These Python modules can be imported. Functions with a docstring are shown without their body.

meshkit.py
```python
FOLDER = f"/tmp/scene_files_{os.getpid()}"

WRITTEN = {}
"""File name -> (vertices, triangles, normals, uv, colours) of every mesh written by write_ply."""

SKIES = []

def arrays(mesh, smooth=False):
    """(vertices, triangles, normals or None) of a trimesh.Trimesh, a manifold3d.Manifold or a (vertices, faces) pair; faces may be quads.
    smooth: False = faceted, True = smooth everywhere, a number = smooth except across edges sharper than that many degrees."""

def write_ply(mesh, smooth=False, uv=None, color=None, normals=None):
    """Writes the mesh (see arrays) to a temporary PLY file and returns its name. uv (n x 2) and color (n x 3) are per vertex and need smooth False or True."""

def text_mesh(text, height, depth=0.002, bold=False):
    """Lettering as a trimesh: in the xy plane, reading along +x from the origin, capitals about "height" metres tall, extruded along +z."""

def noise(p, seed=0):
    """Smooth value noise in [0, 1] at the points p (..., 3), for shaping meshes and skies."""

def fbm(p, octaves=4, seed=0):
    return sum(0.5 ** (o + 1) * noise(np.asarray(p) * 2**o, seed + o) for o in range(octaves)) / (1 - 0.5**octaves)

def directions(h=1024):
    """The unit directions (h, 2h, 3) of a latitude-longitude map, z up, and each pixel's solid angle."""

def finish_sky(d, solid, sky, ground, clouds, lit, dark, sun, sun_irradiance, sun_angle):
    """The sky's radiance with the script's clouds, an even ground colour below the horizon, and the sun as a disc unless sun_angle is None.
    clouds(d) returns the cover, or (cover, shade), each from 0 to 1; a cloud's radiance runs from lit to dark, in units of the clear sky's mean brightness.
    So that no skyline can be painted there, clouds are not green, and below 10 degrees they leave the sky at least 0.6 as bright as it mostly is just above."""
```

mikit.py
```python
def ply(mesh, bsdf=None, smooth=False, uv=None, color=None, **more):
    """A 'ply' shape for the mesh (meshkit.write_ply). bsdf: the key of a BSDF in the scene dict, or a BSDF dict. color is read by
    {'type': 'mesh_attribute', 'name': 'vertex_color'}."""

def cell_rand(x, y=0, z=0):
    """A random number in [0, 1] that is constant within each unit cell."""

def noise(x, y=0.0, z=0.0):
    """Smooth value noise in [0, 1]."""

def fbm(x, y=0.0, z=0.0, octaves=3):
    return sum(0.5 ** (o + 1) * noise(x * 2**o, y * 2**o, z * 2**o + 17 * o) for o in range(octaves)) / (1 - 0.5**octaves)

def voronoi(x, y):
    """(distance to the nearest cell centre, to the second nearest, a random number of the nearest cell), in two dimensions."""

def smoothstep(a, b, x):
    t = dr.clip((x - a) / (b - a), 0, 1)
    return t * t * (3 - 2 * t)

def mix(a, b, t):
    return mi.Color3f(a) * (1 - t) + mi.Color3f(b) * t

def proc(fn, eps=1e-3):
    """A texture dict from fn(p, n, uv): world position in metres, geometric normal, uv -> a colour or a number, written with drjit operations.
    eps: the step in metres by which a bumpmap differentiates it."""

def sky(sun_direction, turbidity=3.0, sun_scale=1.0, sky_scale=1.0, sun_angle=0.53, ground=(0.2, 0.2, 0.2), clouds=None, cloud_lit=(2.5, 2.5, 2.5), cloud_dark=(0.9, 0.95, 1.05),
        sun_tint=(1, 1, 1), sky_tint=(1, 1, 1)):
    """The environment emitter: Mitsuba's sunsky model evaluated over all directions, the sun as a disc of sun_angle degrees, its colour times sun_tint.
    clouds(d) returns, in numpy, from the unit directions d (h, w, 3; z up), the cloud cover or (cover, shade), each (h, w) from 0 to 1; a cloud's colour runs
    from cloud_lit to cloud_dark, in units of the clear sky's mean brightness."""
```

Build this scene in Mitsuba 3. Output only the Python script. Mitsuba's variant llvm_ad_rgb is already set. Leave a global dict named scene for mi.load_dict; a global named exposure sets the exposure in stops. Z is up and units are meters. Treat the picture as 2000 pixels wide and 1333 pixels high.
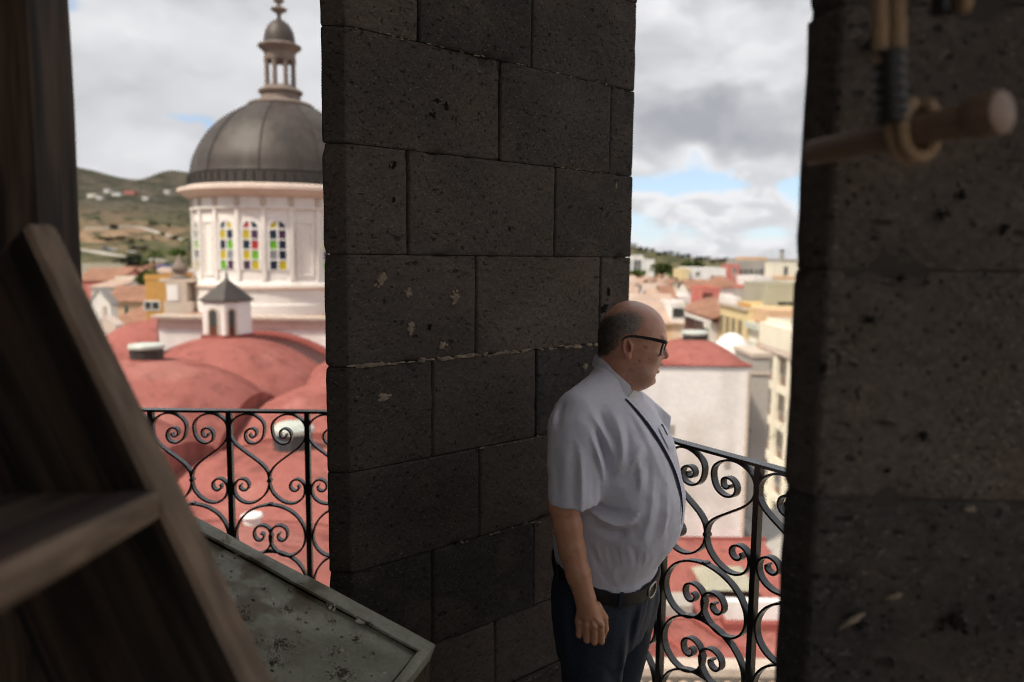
# A priest in the belfry of a church tower, looking out over red roof domes and the town.
# Metres, z up; the camera's lens is the origin, x to the right, y away from it; the street lies 21.75 m below.
import math, random
import numpy as np, trimesh, shapely, shapely.geometry as sg
import drjit as dr, mitsuba as mi
import mikit, meshkit
from mikit import proc, noise, fbm, voronoi, cell_rand, smoothstep, mix
from trimesh.creation import extrude_polygon

T = mi.ScalarTransform4f
scene, labels = {}, {}
rng = np.random.default_rng(7)
random.seed(7)

# ---------------------------------------------------------------- camera, sky, exposure
FPX, PITCH, ROLL = 1500.0, math.radians(6.3), math.radians(0.61)     # focal length for a frame 2000 wide
_f0, _u0 = np.array([0, math.cos(PITCH), -math.sin(PITCH)]), np.array([0, math.sin(PITCH), math.cos(PITCH)])
_r0 = np.array([1.0, 0, 0])
CR = math.cos(ROLL) * _r0 + math.sin(ROLL) * _u0
CU = math.cos(ROLL) * _u0 - math.sin(ROLL) * _r0
CF = _f0
scene['camera'] = {
    'type': 'thinlens', 'to_world': T().look_at(origin=[0, 0, 0], target=CF.tolist(), up=CU.tolist()),
    'fov': math.degrees(2 * math.atan(1000 / FPX)), 'fov_axis': 'x',
    'aperture_radius': 0.0062, 'focus_distance': 2.12, 'near_clip': 0.05, 'far_clip': 20000.0}

def _clouds(d):
    az = np.degrees(np.arctan2(d[..., 0], d[..., 1]))
    el = np.degrees(np.arcsin(np.clip(d[..., 2], -1, 1)))
    z0 = 0 * az
    def f(a, e, sx, sy, o, oc=6, seed=3):
        return meshkit.fbm(np.stack([a / sx + o, e / sy + o * .7, z0 + o], -1), oc, seed)
    # warped directions give the clouds torn edges
    wa = az + (f(az, el, 3.2, 2.2, 3.1, 4, 5) - .5) * 4.0
    we = el + (f(az, el, 3.0, 1.8, 9.7, 4, 8) - .5) * 3.0
    n_big = f(wa, we, 6.5, 3.2, 8.1, 6, 15)
    n_mid = f(wa, we, 2.6, 1.5, 2.2, 6, 25)
    def soft(a, e, sa, se, k=1.0):                              # a soft-edged mass of cloud
        return k * np.exp(-(((wa - a) / sa) ** 2 + ((we - e) / se) ** 2))
    def cumulus(e):
        n = f(az + (wa - az) * .35, e + (we - el) * .30, 3.0, 1.15, 5.1, 6, 41)
        return np.clip((n - .33 + .20 * np.clip(1 - e / 1.8, 0, 1) - .13 * np.exp(-((e - 5.3) / .55) ** 2)) * 6.0, 0, 1)
    right = np.clip((az - 1) / 6, 0, 1) * np.clip((80 - az) / 15, 0, 1)
    deck = np.clip((we - 5.7 + (n_mid - .5) * 1.6) / .9, 0, 1)    # an overcast deck, below it cumulus over blue sky
    cum = cumulus(el)
    cover = np.where(right > 0, np.maximum(deck, cum), 1.0)
    gap = soft(-22.4, 9.3, 1.1, .42, 1.0) + soft(-20.9, 8.8, .7, .5, .9) + soft(-28.6, 15.2, .5, .55, .7) + soft(-16.8, 14.6, .35, .3, .5)
    cover = np.clip(cover - np.clip(gap * 1.5 - .35, 0, .8), .03, 1)
    belly = np.clip(cumulus(el + .50) * 1.15 - .25, 0, 1)          # grey below the thick part of a cumulus
    n_fine = f(wa, we, 1.5, .55, 6.3, 6, 35)
    sh_c = .02 + belly * np.clip(.16 + 2.2 * (n_fine - .42), 0, .42)
    bank = soft(14.6, 9.6, 6.4, 1.7, 1.05) + soft(12.5, 8.4, 4.6, .8, .40) + soft(16.8, 18.4, 3.4, 1.7, .95) + soft(10.2, 14.3, 1.6, 1.3, .30) + soft(18.6, 13.6, 1.6, 1.0, .18) + soft(28, 12, 5, 2.4, .7) + soft(40, 16, 7, 4, .6)
    sh_d = .24 + 1.25 * (n_big - .5) + .75 * (n_mid - .5) + .3 * (n_fine - .5) + bank * (.80 + 1.0 * (n_mid - .35))
    sh_d = sh_d - soft(12.5, 12.3, 3.6, .9, .22) - soft(14, 6.6, 5, .5, .12)
    sh_d = np.tanh(np.maximum(sh_d, 0) * .95)
    left = np.clip((-8 - az) / 8, 0, 1) * np.clip((az + 80) / 20, 0, 1)
    sh_l = .36 + .62 * (n_big - .5) + .34 * (n_mid - .5) + soft(-37, 9.0, 4.5, 2.2, .33) + soft(-38, 6.5, 2.5, 1.2, .12) - soft(-26, 5.5, 7, 2.0, .12)
    rest = .38 + .9 * (meshkit.fbm(np.stack([d[..., 0] / (d[..., 2] + .22) * 1.5 + 3, d[..., 1] / (d[..., 2] + .22) * 1.5, z0], -1), 6, 3) - .5)
    shade = np.where(right > 0, deck * sh_d + (1 - deck) * sh_c, rest)
    shade = shade * (1 - left) + sh_l * left
    return cover, np.clip(shade, 0, 1)

scene['sky'] = mikit.sky((-0.46, -0.38, 0.80), turbidity=3, sun_scale=0.58, sun_angle=5.0, clouds=_clouds, sun_tint=(.93, 1.0, 1.10),
                         cloud_lit=(2.06, 2.06, 2.09), cloud_dark=(0.78, 0.82, 0.91), sky_tint=(.95, .90, .80), sky_scale=1.0, ground=(.22, .17, .15))
exposure = 2.48

# ---------------------------------------------------------------- helpers
def P(px, py, Y):
    """The point at distance Y (along world y) on the sight line of a pixel of the 2000 x 1333 photograph."""
    d = CF + (px - 1000) / FPX * CR + (666.5 - py) / FPX * CU
    return d * (Y / d[1])

def PZ(px, py, z):
    d = CF + (px - 1000) / FPX * CR + (666.5 - py) / FPX * CU
    return d * (z / d[2])

def proj(v):
    v = np.asarray(v, float)
    w = v @ CF
    return 1000 + FPX * (v @ CR) / w, 666.5 - FPX * (v @ CU) / w, w

_used = set()
def key(name):
    k, n = name, 0
    while k in _used:
        n += 1
        k = f'{name}_{n:03d}'
    _used.add(k)
    return k

def thing(name, label, cat, group=None):
    k = key(name)
    labels[k] = {'label': label, 'category': cat}
    if group:
        labels[k]['group'] = group
    return k

def part(parent, name, mesh, mat, smooth=35, label=None, kind=None, **kw):
    k = key(parent + '__' + name)
    scene[k] = mikit.ply(mesh, mat, smooth=smooth, **kw)
    if label or kind:
        labels[k] = {}
        if label: labels[k]['label'] = label
        if kind: labels[k]['kind'] = kind
    return k

def single(name, mesh, mat, label, cat, group=None, smooth=35, **kw):
    k = thing(name, label, cat, group)
    scene[k] = mikit.ply(mesh, mat, smooth=smooth, **kw)
    return k

def struct(name, mesh, mat, smooth=35, label=None, kind='structure', **kw):
    k = key(name)
    scene[k] = mikit.ply(mesh, mat, smooth=smooth, **kw)
    labels[k] = {'kind': kind}
    if label: labels[k]['label'] = label
    return k

def cat(ms):
    return trimesh.util.concatenate([m if isinstance(m, trimesh.Trimesh) else trimesh.Trimesh(*m, process=False) for m in ms])

def box(x0, x1, y0, y1, z0, z1, bev=0.0):
    if bev <= 0:
        m = trimesh.creation.box((x1 - x0, y1 - y0, z1 - z0))
        m.apply_translation(((x0 + x1) / 2, (y0 + y1) / 2, (z0 + z1) / 2))
        return m
    s = []
    for sx in (x0 + bev, x1 - bev):
        for sy in (y0 + bev, y1 - bev):
            for sz in (z0 + bev, z1 - bev):
                s += [(sx + dx, sy + dy, sz + dz) for dx, dy, dz in ((bev, 0, 0), (-bev, 0, 0), (0, bev, 0), (0, -bev, 0), (0, 0, bev), (0, 0, -bev))]
    return trimesh.convex.convex_hull(np.array(s))

def obox(o, ax, ay, az, lx, ly, lz, bev=0.004):
    """A bevelled box from the corner o along three unit axes."""
    m = box(0, lx, 0, ly, 0, lz, bev)
    M = np.eye(4); M[:3, 0], M[:3, 1], M[:3, 2], M[:3, 3] = ax, ay, az, o
    m.apply_transform(M)
    return m

def hull(pts):
    return trimesh.convex.convex_hull(np.asarray(pts, float))

def prism(poly, z0, z1):
    m = extrude_polygon(poly if hasattr(poly, 'exterior') else sg.Polygon(poly), z1 - z0, engine='earcut')
    m.apply_translation((0, 0, z0))
    return m

def lathe(prof, n=48, c=(0, 0, 0), a0=0.0, a1=2 * math.pi, scale=(1, 1)):
    """Surface of revolution of (r, z) points."""
    prof = np.asarray(prof, float)
    full = abs(a1 - a0 - 2 * math.pi) < 1e-6
    t = np.linspace(a0, a1, n, endpoint=not full)
    v = np.stack([np.outer(np.cos(t), prof[:, 0]) * scale[0], np.outer(np.sin(t), prof[:, 0]) * scale[1], np.tile(prof[:, 1], (n, 1))], -1)
    k = len(prof)
    i, j = np.meshgrid(np.arange(n if full else n - 1), np.arange(k - 1), indexing='ij')
    a, b = i * k + j, ((i + 1) % n) * k + j
    f = np.stack([a, b, b + 1, a + 1], -1).reshape(-1, 4)
    f = np.vstack([f[:, [0, 1, 2]], f[:, [0, 2, 3]]])
    return trimesh.Trimesh(v.reshape(-1, 3) + np.asarray(c, float), f, process=False)

def grid_mesh(v):
    """Triangles of a (n, m, 3) grid of points."""
    n, m = v.shape[:2]
    i, j = np.meshgrid(np.arange(n - 1), np.arange(m - 1), indexing='ij')
    a = (i * m + j).ravel()
    f = np.vstack([np.stack([a, a + m, a + m + 1], 1), np.stack([a, a + m + 1, a + 1], 1)])
    return trimesh.Trimesh(v.reshape(-1, 3), f, process=False)

def spline(pts, n, closed=False):
    from scipy.interpolate import CubicSpline
    pts = np.asarray(pts, float)
    s = np.concatenate([[0], np.cumsum(np.sqrt(np.linalg.norm(np.diff(pts, axis=0), axis=1)))])
    return CubicSpline(s, pts)(np.linspace(0, s[-1], n))

def tube(path, r, n=10, cap=True):
    path = np.asarray(path, float)
    r = np.broadcast_to(np.asarray(r, float), len(path))
    t = np.gradient(path, axis=0)
    t /= np.linalg.norm(t, axis=1, keepdims=True)
    u = np.cross(t[0], [0, 0, 1] if abs(t[0, 2]) < .9 else [1, 0, 0])
    rings = []
    for p, tt, rr in zip(path, t, r):
        u = u - tt * (u @ tt); u /= np.linalg.norm(u)
        w = np.cross(tt, u)
        a = np.arange(n) / n * 2 * math.pi
        rings.append(p + rr * (np.cos(a)[:, None] * u + np.sin(a)[:, None] * w))
    v = np.array(rings)
    k = len(path)
    f = []
    for i in range(k - 1):
        for j in range(n):
            a, b = i * n + j, i * n + (j + 1) % n
            f += [(a, a + n, b + n), (a, b + n, b)]
    v = v.reshape(-1, 3)
    if cap:
        v = np.vstack([v, path[0], path[-1]])
        for j in range(n):
            f += [(len(v) - 2, j, (j + 1) % n), (len(v) - 1, (k - 1) * n + (j + 1) % n, (k - 1) * n + j)]
    m = trimesh.Trimesh(v, f, process=False)
    m.invert()
    return m

def ribbon(path, nrm, t, w):
    """A flat bar of thickness t (in the plane of the path) and width w along the unit vector nrm."""
    path = np.asarray(path, float); nrm = np.asarray(nrm, float)
    d = np.gradient(path, axis=0); d /= np.linalg.norm(d, axis=1, keepdims=True)
    s = np.cross(d, nrm)
    t = np.broadcast_to(np.asarray(t, float), len(path))[:, None]
    c = [path + s * t / 2 * a + nrm * w / 2 * b for a, b in ((1, 1), (1, -1), (-1, -1), (-1, 1))]
    parts = []
    for k in range(4):
        g = grid_mesh(np.stack([c[k], c[(k + 1) % 4]], 1))
        parts.append(g)
    for e in (0, -1):
        parts.append(trimesh.Trimesh(np.array([c[k][e] for k in range(4)]), [[0, 1, 2], [0, 2, 3]], process=False))
    return cat(parts)

# ---------------------------------------------------------------- materials
def diffuse(rgb): return {'type': 'twosided', 'bsdf': {'type': 'diffuse', 'reflectance': {'type': 'rgb', 'value': list(rgb)}}}
def glossy(rgb, rough=.4, metallic=0.0, **k):
    return {'type': 'twosided', 'bsdf': {'type': 'principled', 'base_color': {'type': 'rgb', 'value': list(rgb)} if not isinstance(rgb, dict) else rgb, 'roughness': rough, 'metallic': metallic, **k}}
def bumped(inner, fn, scale, eps=1e-3):
    return {'type': 'twosided', 'bsdf': {'type': 'bumpmap', 'bump': proc(fn, eps), 'scale': scale, 'bsdf': inner['bsdf']}}

def _stone_pits(p):
    a = noise(p.x * 110, p.y * 110, p.z * 110)
    b = noise(p.x * 230 + 9, p.y * 230, p.z * 230)
    c = noise(p.x * 46 + 5, p.y * 46, p.z * 42)
    big = smoothstep(.87, .95, c) * smoothstep(.35, .6, a)
    return dr.maximum(big, dr.maximum(.85 * smoothstep(.80, .90, a), .6 * smoothstep(.80, .90, b)))
def _stone_col(p, n, uv):
    tint = cell_rand(dr.floor(uv.x / 50), 3.0, 1.0)
    big = fbm(p.x * 4, p.y * 4, p.z * 4, 3)
    fine = noise(p.x * 240, p.y * 240, p.z * 240)
    base = mix((.036, .033, .030), (.084, .066, .055), tint)
    mid = noise(p.x * 85, p.y * 85, p.z * 85) * .5 + noise(p.x * 150 + 3, p.y * 150, p.z * 150) * .5
    warm = smoothstep(.52, .72, fbm(p.x * 7 + 3, p.y * 7, p.z * 7, 3))
    base = mix(base, (.084, .062, .048), .45 * warm)
    base = base * (.62 + .70 * big) * (.80 + .40 * fine) * (.66 + .68 * mid)
    pale = smoothstep(.80, .90, noise(p.x * 190 + 40, p.y * 190, p.z * 190))
    base = mix(base, (.24, .21, .18), .35 * pale)
    return base * (1 - .62 * _stone_pits(p))
def _stone_h(p, n, uv):
    return -.75 * _stone_pits(p) + .55 * fbm(p.x * 38, p.y * 38, p.z * 38, 4) + .16 * noise(p.x * 260, p.y * 260, p.z * 260)
scene['mat_stone'] = bumped(glossy(proc(_stone_col), .85, specular=.25), _stone_h, .0075)

def _mortar(p, n, uv): return mix((.13, .10, .072), (.40, .325, .245), fbm(p.x * 60, p.y * 60, p.z * 60))
scene['mat_mortar'] = diffuse((.3, .25, .19)); scene['mat_mortar']['bsdf']['reflectance'] = proc(_mortar)
scene['mat_mortar_dark'] = diffuse((.05, .043, .038))

def _wood(p, n, uv):                                     # uv.x runs along the grain, in metres
    g = fbm(uv.x * 3.0, uv.y * 60, p.z * 0.0 + 2, 4)
    r = fbm(uv.x * 9, uv.y * 160, 4.0, 2)
    w = smoothstep(.45, .75, fbm(uv.x * 5 + 3, uv.y * 14, 1.0, 3))
    c = mix((.006, .0036, .0025), (.044, .026, .016), smoothstep(.36, .66, g)) * (.55 + .9 * r)
    c = mix(c, (.048, .035, .026), .35 * w)
    return mix(c, (.036, .015, .010), .30 * smoothstep(.62, .8, noise(uv.x * 4 + 9, uv.y * 10, 3.0)))
def _lit_edge(p, n, uv): return mix((.042, .027, .018), (.235, .162, .110), fbm(uv.x * 8, uv.y * 40, p.z * 3, 4)) * (.6 + .6 * noise(uv.x * 25, uv.y * 150, 2.0))  # lighter wood: the light on the stair edges is put into the colour
scene['mat_wood_lit_edge'] = glossy(proc(_lit_edge), .6, specular=.35)
scene['mat_wood'] = glossy(proc(_wood), .62, specular=.35)

def _rope(p, n, uv): return mix((.17, .11, .06), (.31, .21, .125), fbm(p.x * 120, p.y * 120, p.z * 120))
scene['mat_rope'] = glossy(proc(_rope), .85)
def _baton(p, n, uv): return mix((.13, .082, .056), (.215, .14, .10), fbm(p.x * 20, p.y * 20, p.z * 140))
scene['mat_baton'] = glossy(proc(_baton), .5)
scene['mat_tape'] = glossy((.012, .012, .013), .38)
scene['mat_iron'] = glossy((.018, .019, .021), .27, specular=.8)

def _sheet(p, n, uv):
    a = fbm(p.x * 5, p.y * 7, p.z * 5, 4)
    b = fbm(p.x * 22 + 4, p.y * 22, p.z * 22, 3)
    c = mix((.165, .165, .125), (.275, .272, .220), smoothstep(.35, .65, a))
    c = mix(c, (.100, .074, .048), .9 * smoothstep(.40, .66, b) * smoothstep(.38, .62, fbm(p.x * 3 + 7, p.y * 3, p.z * 3)))
    return c * (.85 + .3 * noise(p.x * 160, p.y * 160, p.z * 160))
def _sheet_h(p, n, uv): return fbm(p.x * 9, p.y * 9, p.z * 9, 3) + .25 * fbm(p.x * 60, p.y * 60, p.z * 60, 2)
scene['mat_sheet'] = bumped(glossy(proc(_sheet), .5, .15), _sheet_h, .006, 2e-3)
def _lichen(p, n, uv): return mix((.018, .014, .012), (.10, .085, .07), fbm(p.x * 200, p.y * 200, p.z * 200))
scene['mat_lichen'] = diffuse((.05, .04, .03)); scene['mat_lichen']['bsdf']['reflectance'] = proc(_lichen)
scene['mat_dropping'] = diffuse((.38, .36, .31))

def stained(rgb, dark, amt=.45, s=.6, streak=True):
    def fn(p, n, uv):
        a = fbm(p.x * s, p.y * s, p.z * s * 1.4, 4)
        b = fbm(p.x * 3.1 * s + 5, p.y * 3.1 * s, p.z * .5 * s, 3) if streak else fbm(p.x * 4.0 * s + 5, p.y * 4.0 * s, p.z * 4 * s, 3)
        t = smoothstep(.42, .78, .5 * a + .5 * b)
        return mix(rgb, dark, amt * t) * (.93 + .14 * noise(p.x * 11, p.y * 11, p.z * 11))
    return {'type': 'twosided', 'bsdf': {'type': 'diffuse', 'reflectance': proc(fn)}}
def _red(p, n, uv):
    a = fbm(p.x * .55, p.y * .55, p.z * .8, 4)
    b = fbm(p.x * 2.1 + 5, p.y * 2.1, p.z * 1.1, 4)
    c = mix((.325, .122, .105), (.190, .066, .058), .9 * smoothstep(.42, .72, .55 * a + .45 * b))
    c = mix(c, (.40, .19, .165), .5 * smoothstep(.55, .75, fbm(p.x * .8 + 20, p.y * .8, p.z, 3)))       # sun-bleached coats of paint
    c = mix(c, (.13, .060, .052), .5 * smoothstep(.60, .78, fbm(p.x * 4.5 + 3, p.y * 4.5, p.z * 1.2, 3)))   # grime
    return c * (.9 + .2 * noise(p.x * 13, p.y * 13, p.z * 13))
scene['mat_red_roof'] = {'type': 'twosided', 'bsdf': {'type': 'diffuse', 'reflectance': proc(_red)}}
scene['mat_red_trim'] = stained((.30, .095, .082), (.20, .06, .052), .5, .8)
scene['mat_white'] = stained((.80, .785, .77), (.50, .46, .42), .75, .45)
scene['mat_cream'] = stained((.79, .755, .72), (.55, .50, .45), .5, .5)
scene['mat_pink_trim'] = stained((.66, .55, .48), (.44, .36, .31), .5, .7)
scene['mat_stone_trim'] = stained((.55, .47, .40), (.30, .26, .22), .6, .8)
def _lead(p, n, uv):
    a = fbm(p.x * .9, p.y * .9, p.z * .35, 4)
    b = fbm(p.x * 5, p.y * 5, p.z * .8, 3)
    band = smoothstep(.42, .5, dr.abs(p.z * 2.1 - dr.floor(p.z * 2.1) - .5))
    return mix((.034, .027, .023), (.070, .055, .047), smoothstep(.3, .7, .55 * a + .45 * b)) * (1 - .18 * band)
scene['mat_lead'] = glossy(proc(_lead), .55, .1)
scene['mat_lantern'] = stained((.24, .195, .17), (.13, .105, .09), .6, .8)
scene['mat_lead_dark'] = glossy((.040, .033, .030), .55, .1)
scene['mat_glazing'] = glossy((.05, .06, .065), .12, specular=.6)
scene['mat_opal'] = glossy((.44, .48, .43), .3)
def _tile(p, n, uv):
    r = cell_rand(dr.floor(p.x * 3), dr.floor(p.y * 3), dr.floor(p.z * 5))
    return mix((.23, .12, .085), (.36, .21, .15), r) * (.7 + .6 * fbm(p.x * .6, p.y * .6, p.z, 3))
scene['mat_tile'] = diffuse((.3, .2, .14)); scene['mat_tile']['bsdf']['reflectance'] = proc(_tile)
def _tile2(p, n, uv):
    r = cell_rand(dr.floor(p.x * 3), dr.floor(p.y * 3), dr.floor(p.z * 5))
    return mix(mix((.36, .22, .16), (.50, .36, .28), r), (.42, .36, .32), .7 * cell_rand(dr.floor(p.x / 7), dr.floor(p.y / 9), 3)) * (.75 + .5 * fbm(p.x * .6, p.y * .6, p.z, 3))
scene['mat_tile_pale'] = diffuse((.5, .3, .2)); scene['mat_tile_pale']['bsdf']['reflectance'] = proc(_tile2)
scene['mat_peach'] = stained((.62, .42, .27), (.46, .31, .20), .5, .3)
scene['mat_ochre'] = stained((.54, .30, .10), (.40, .22, .08), .4, .3)
scene['mat_yellow'] = stained((.68, .56, .33), (.52, .41, .25), .5, .3)
scene['mat_ivory'] = stained((.80, .755, .63), (.58, .53, .43), .45, .3)
scene['mat_grey_wall'] = stained((.40, .375, .345), (.25, .23, .21), .6, .3)
scene['mat_olive_wall'] = stained((.40, .385, .31), (.28, .27, .21), .5, .3)
scene['mat_rose_wall'] = stained((.55, .20, .17), (.40, .15, .13), .4, .3)
scene['mat_brown_wood'] = diffuse((.13, .055, .04))
scene['mat_dark_window'] = glossy((.028, .032, .034), .15)
scene['mat_green_door'] = diffuse((.05, .085, .06))
scene['mat_panel_brown'] = diffuse((.26, .185, .15))
scene['mat_blue'] = glossy((.05, .09, .30), .3)
scene['mat_car_white'] = glossy((.8, .8, .8), .25)
scene['mat_tyre'] = diffuse((.02, .02, .02))
for n_, c_ in dict(yellow=(.50, .40, .015), navy=(.010, .018, .040), teal=(.012, .035, .040), green=(.12, .38, .015), grey=(.20, .22, .22), purple=(.055, .022, .06), red=(.36, .02, .025)).items():
    scene['mat_pane_' + n_] = glossy(c_, .12, specular=.5)
# ---------------------------------------------------------------- the belfry: floor, ceiling, stone pillars
FLOOR = -1.75
HTOP = 4.6                                               # the openings are tall: the ceiling is far above the picture
def _floor(p, n, uv): return mix((.26, .24, .21), (.42, .39, .35), fbm(p.x * 3, p.y * 3, p.z))
scene['mat_floor'] = diffuse((.12, .1, .09)); scene['mat_floor']['bsdf']['reflectance'] = proc(_floor)
scene['mat_ceiling'] = diffuse((.62, .60, .57))
OUT = [(-4.2, -3.6), (4.3, -3.6), (4.3, .9), (1.5, 1.35), (1.2, 1.9), (.55, 2.75), (-.35, 2.95), (-4.2, 2.95)]
struct('belfry_floor', prism(OUT, FLOOR - .35, FLOOR), 'mat_floor')
struct('belfry_ceiling', prism(OUT, HTOP, HTOP + .25), 'mat_ceiling')

def stone_block(poly, z0, z1, k, step=.022, r=.010, rough=.0022):
    """One dressed block: a polygon in plan with worn edges, from z0 to z1."""
    g = sg.Polygon(poly).buffer(-.0013).buffer(-r).buffer(r, quad_segs=3)
    ring = np.array(g.exterior.coords)[:-1]
    if shapely.LinearRing(ring).is_ccw is False: ring = ring[::-1]
    pts = []
    for a, b in zip(ring, np.roll(ring, -1, axis=0)):
        m = max(1, int(np.linalg.norm(b - a) / step))
        pts += [a + (b - a) * i / m for i in range(m)]
    pts = np.array(pts)
    t = np.roll(pts, -1, axis=0) - np.roll(pts, 1, axis=0)
    t /= np.linalg.norm(t, axis=1, keepdims=True)
    nr = np.stack([t[:, 1], -t[:, 0]], 1)
    zz = np.unique(np.concatenate([[z0 + .0012, z0 + .004, z0 + .009], np.arange(z0 + .02, z1 - .02, step), [z1 - .009, z1 - .004, z1 - .0012]]))
    e = np.minimum(zz - z0, z1 - zz)
    ins = .0038 * np.clip(1 - e / .009, 0, 1) ** 2
    s = np.concatenate([[0], np.cumsum(np.linalg.norm(np.diff(pts, axis=0), axis=1))])
    v = np.zeros((len(pts), len(zz), 3))
    v[..., :2] = pts[:, None]; v[..., 2] = zz[None]
    off = (meshkit.fbm(v * 16, 3, 2) - .5) * rough * 2.2
    chip = np.clip(meshkit.fbm(v * 22 + 40, 3, 8) - .56, 0, 1) * np.clip(1 - e / .035, 0, 1)[None] * .10
    v[..., :2] += nr[:, None] * (off - chip - ins[None])[..., None]
    w = np.concatenate([v, v[:1]], 0)
    m = grid_mesh(w)
    uv = np.stack([np.repeat(np.append(s, s[-1] + step), len(zz)) % 40 + 50 * k + 1, np.tile(zz, len(w))], 1)
    # flat caps
    n0 = len(m.vertices)
    verts, faces, uvs = [m.vertices], [m.faces], [uv]
    cap = sg.Polygon(pts).buffer(-.010)
    if cap.geom_type == 'Polygon':
        cv, cf = trimesh.creation.triangulate_polygon(cap, engine='earcut')
        for j, up in ((0, -1), (len(zz) - 1, 1)):
            vv = np.column_stack([cv, np.full(len(cv), zz[j])])
            ff = np.asarray(cf)
            nz = np.cross(vv[ff[:, 1]] - vv[ff[:, 0]], vv[ff[:, 2]] - vv[ff[:, 0]])[:, 2]
            ff = np.where((nz * up < 0)[:, None], ff[:, ::-1], ff)
            verts.append(vv); faces.append(ff + n0); uvs.append(np.column_stack([np.full(len(vv), 50 * k + 1.0), vv[:, 0]])); n0 += len(vv)
    mm = trimesh.Trimesh(np.vstack(verts), np.vstack(faces), process=False)
    return mm, np.vstack(uvs)

_bk = [0]
def add_block(par, poly, z0, z1, step=.022):
    _bk[0] += 1
    m, uv = stone_block(poly, z0, z1, (_bk[0] * 7) % 23, step=step)
    return part(par, 'stone_block', m, 'mat_stone', smooth=True, uv=uv)

# middle pillar: a narrow inner face, then the long reveal of the right-hand opening
A = np.array([-.517, 2.1]); B = np.array([-.449, 2.095])
RD = np.array([math.cos(math.radians(41)), math.sin(math.radians(41))]); RL = 1.18
C = B + RD * RL
RIN = np.array([-RD[1], RD[0]])                          # into the stone
D = C + RIN * .42
E = np.array([-.517, 3.17])
def zof(py, px=680, Y=2.1): return P(px, py, Y)[2]
course_y = [1600, 1478, 1322, 1121, 924, 718, 497, 280, 50, -190, -420, -640]
cz = [FLOOR] + [zof(y) for y in course_y[1:]]
cz = cz[:-1] + list(np.linspace(cz[-2], HTOP, 13)[1:])
joint_px = [[1000], [968], [846, 1043], [937], [846, 1048], [931, 1173], [797, 1084], [976, 1193], [818, 1041], [950, 1150], [880, 1090]]
def reveal_t(px, z):
    lo, hi = -.05, RL + .1
    for _ in range(50):
        m = (lo + hi) / 2
        q = B + RD * m
        if proj([q[0], q[1], z])[0] < px: lo = m
        else: hi = m
    return lo
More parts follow.
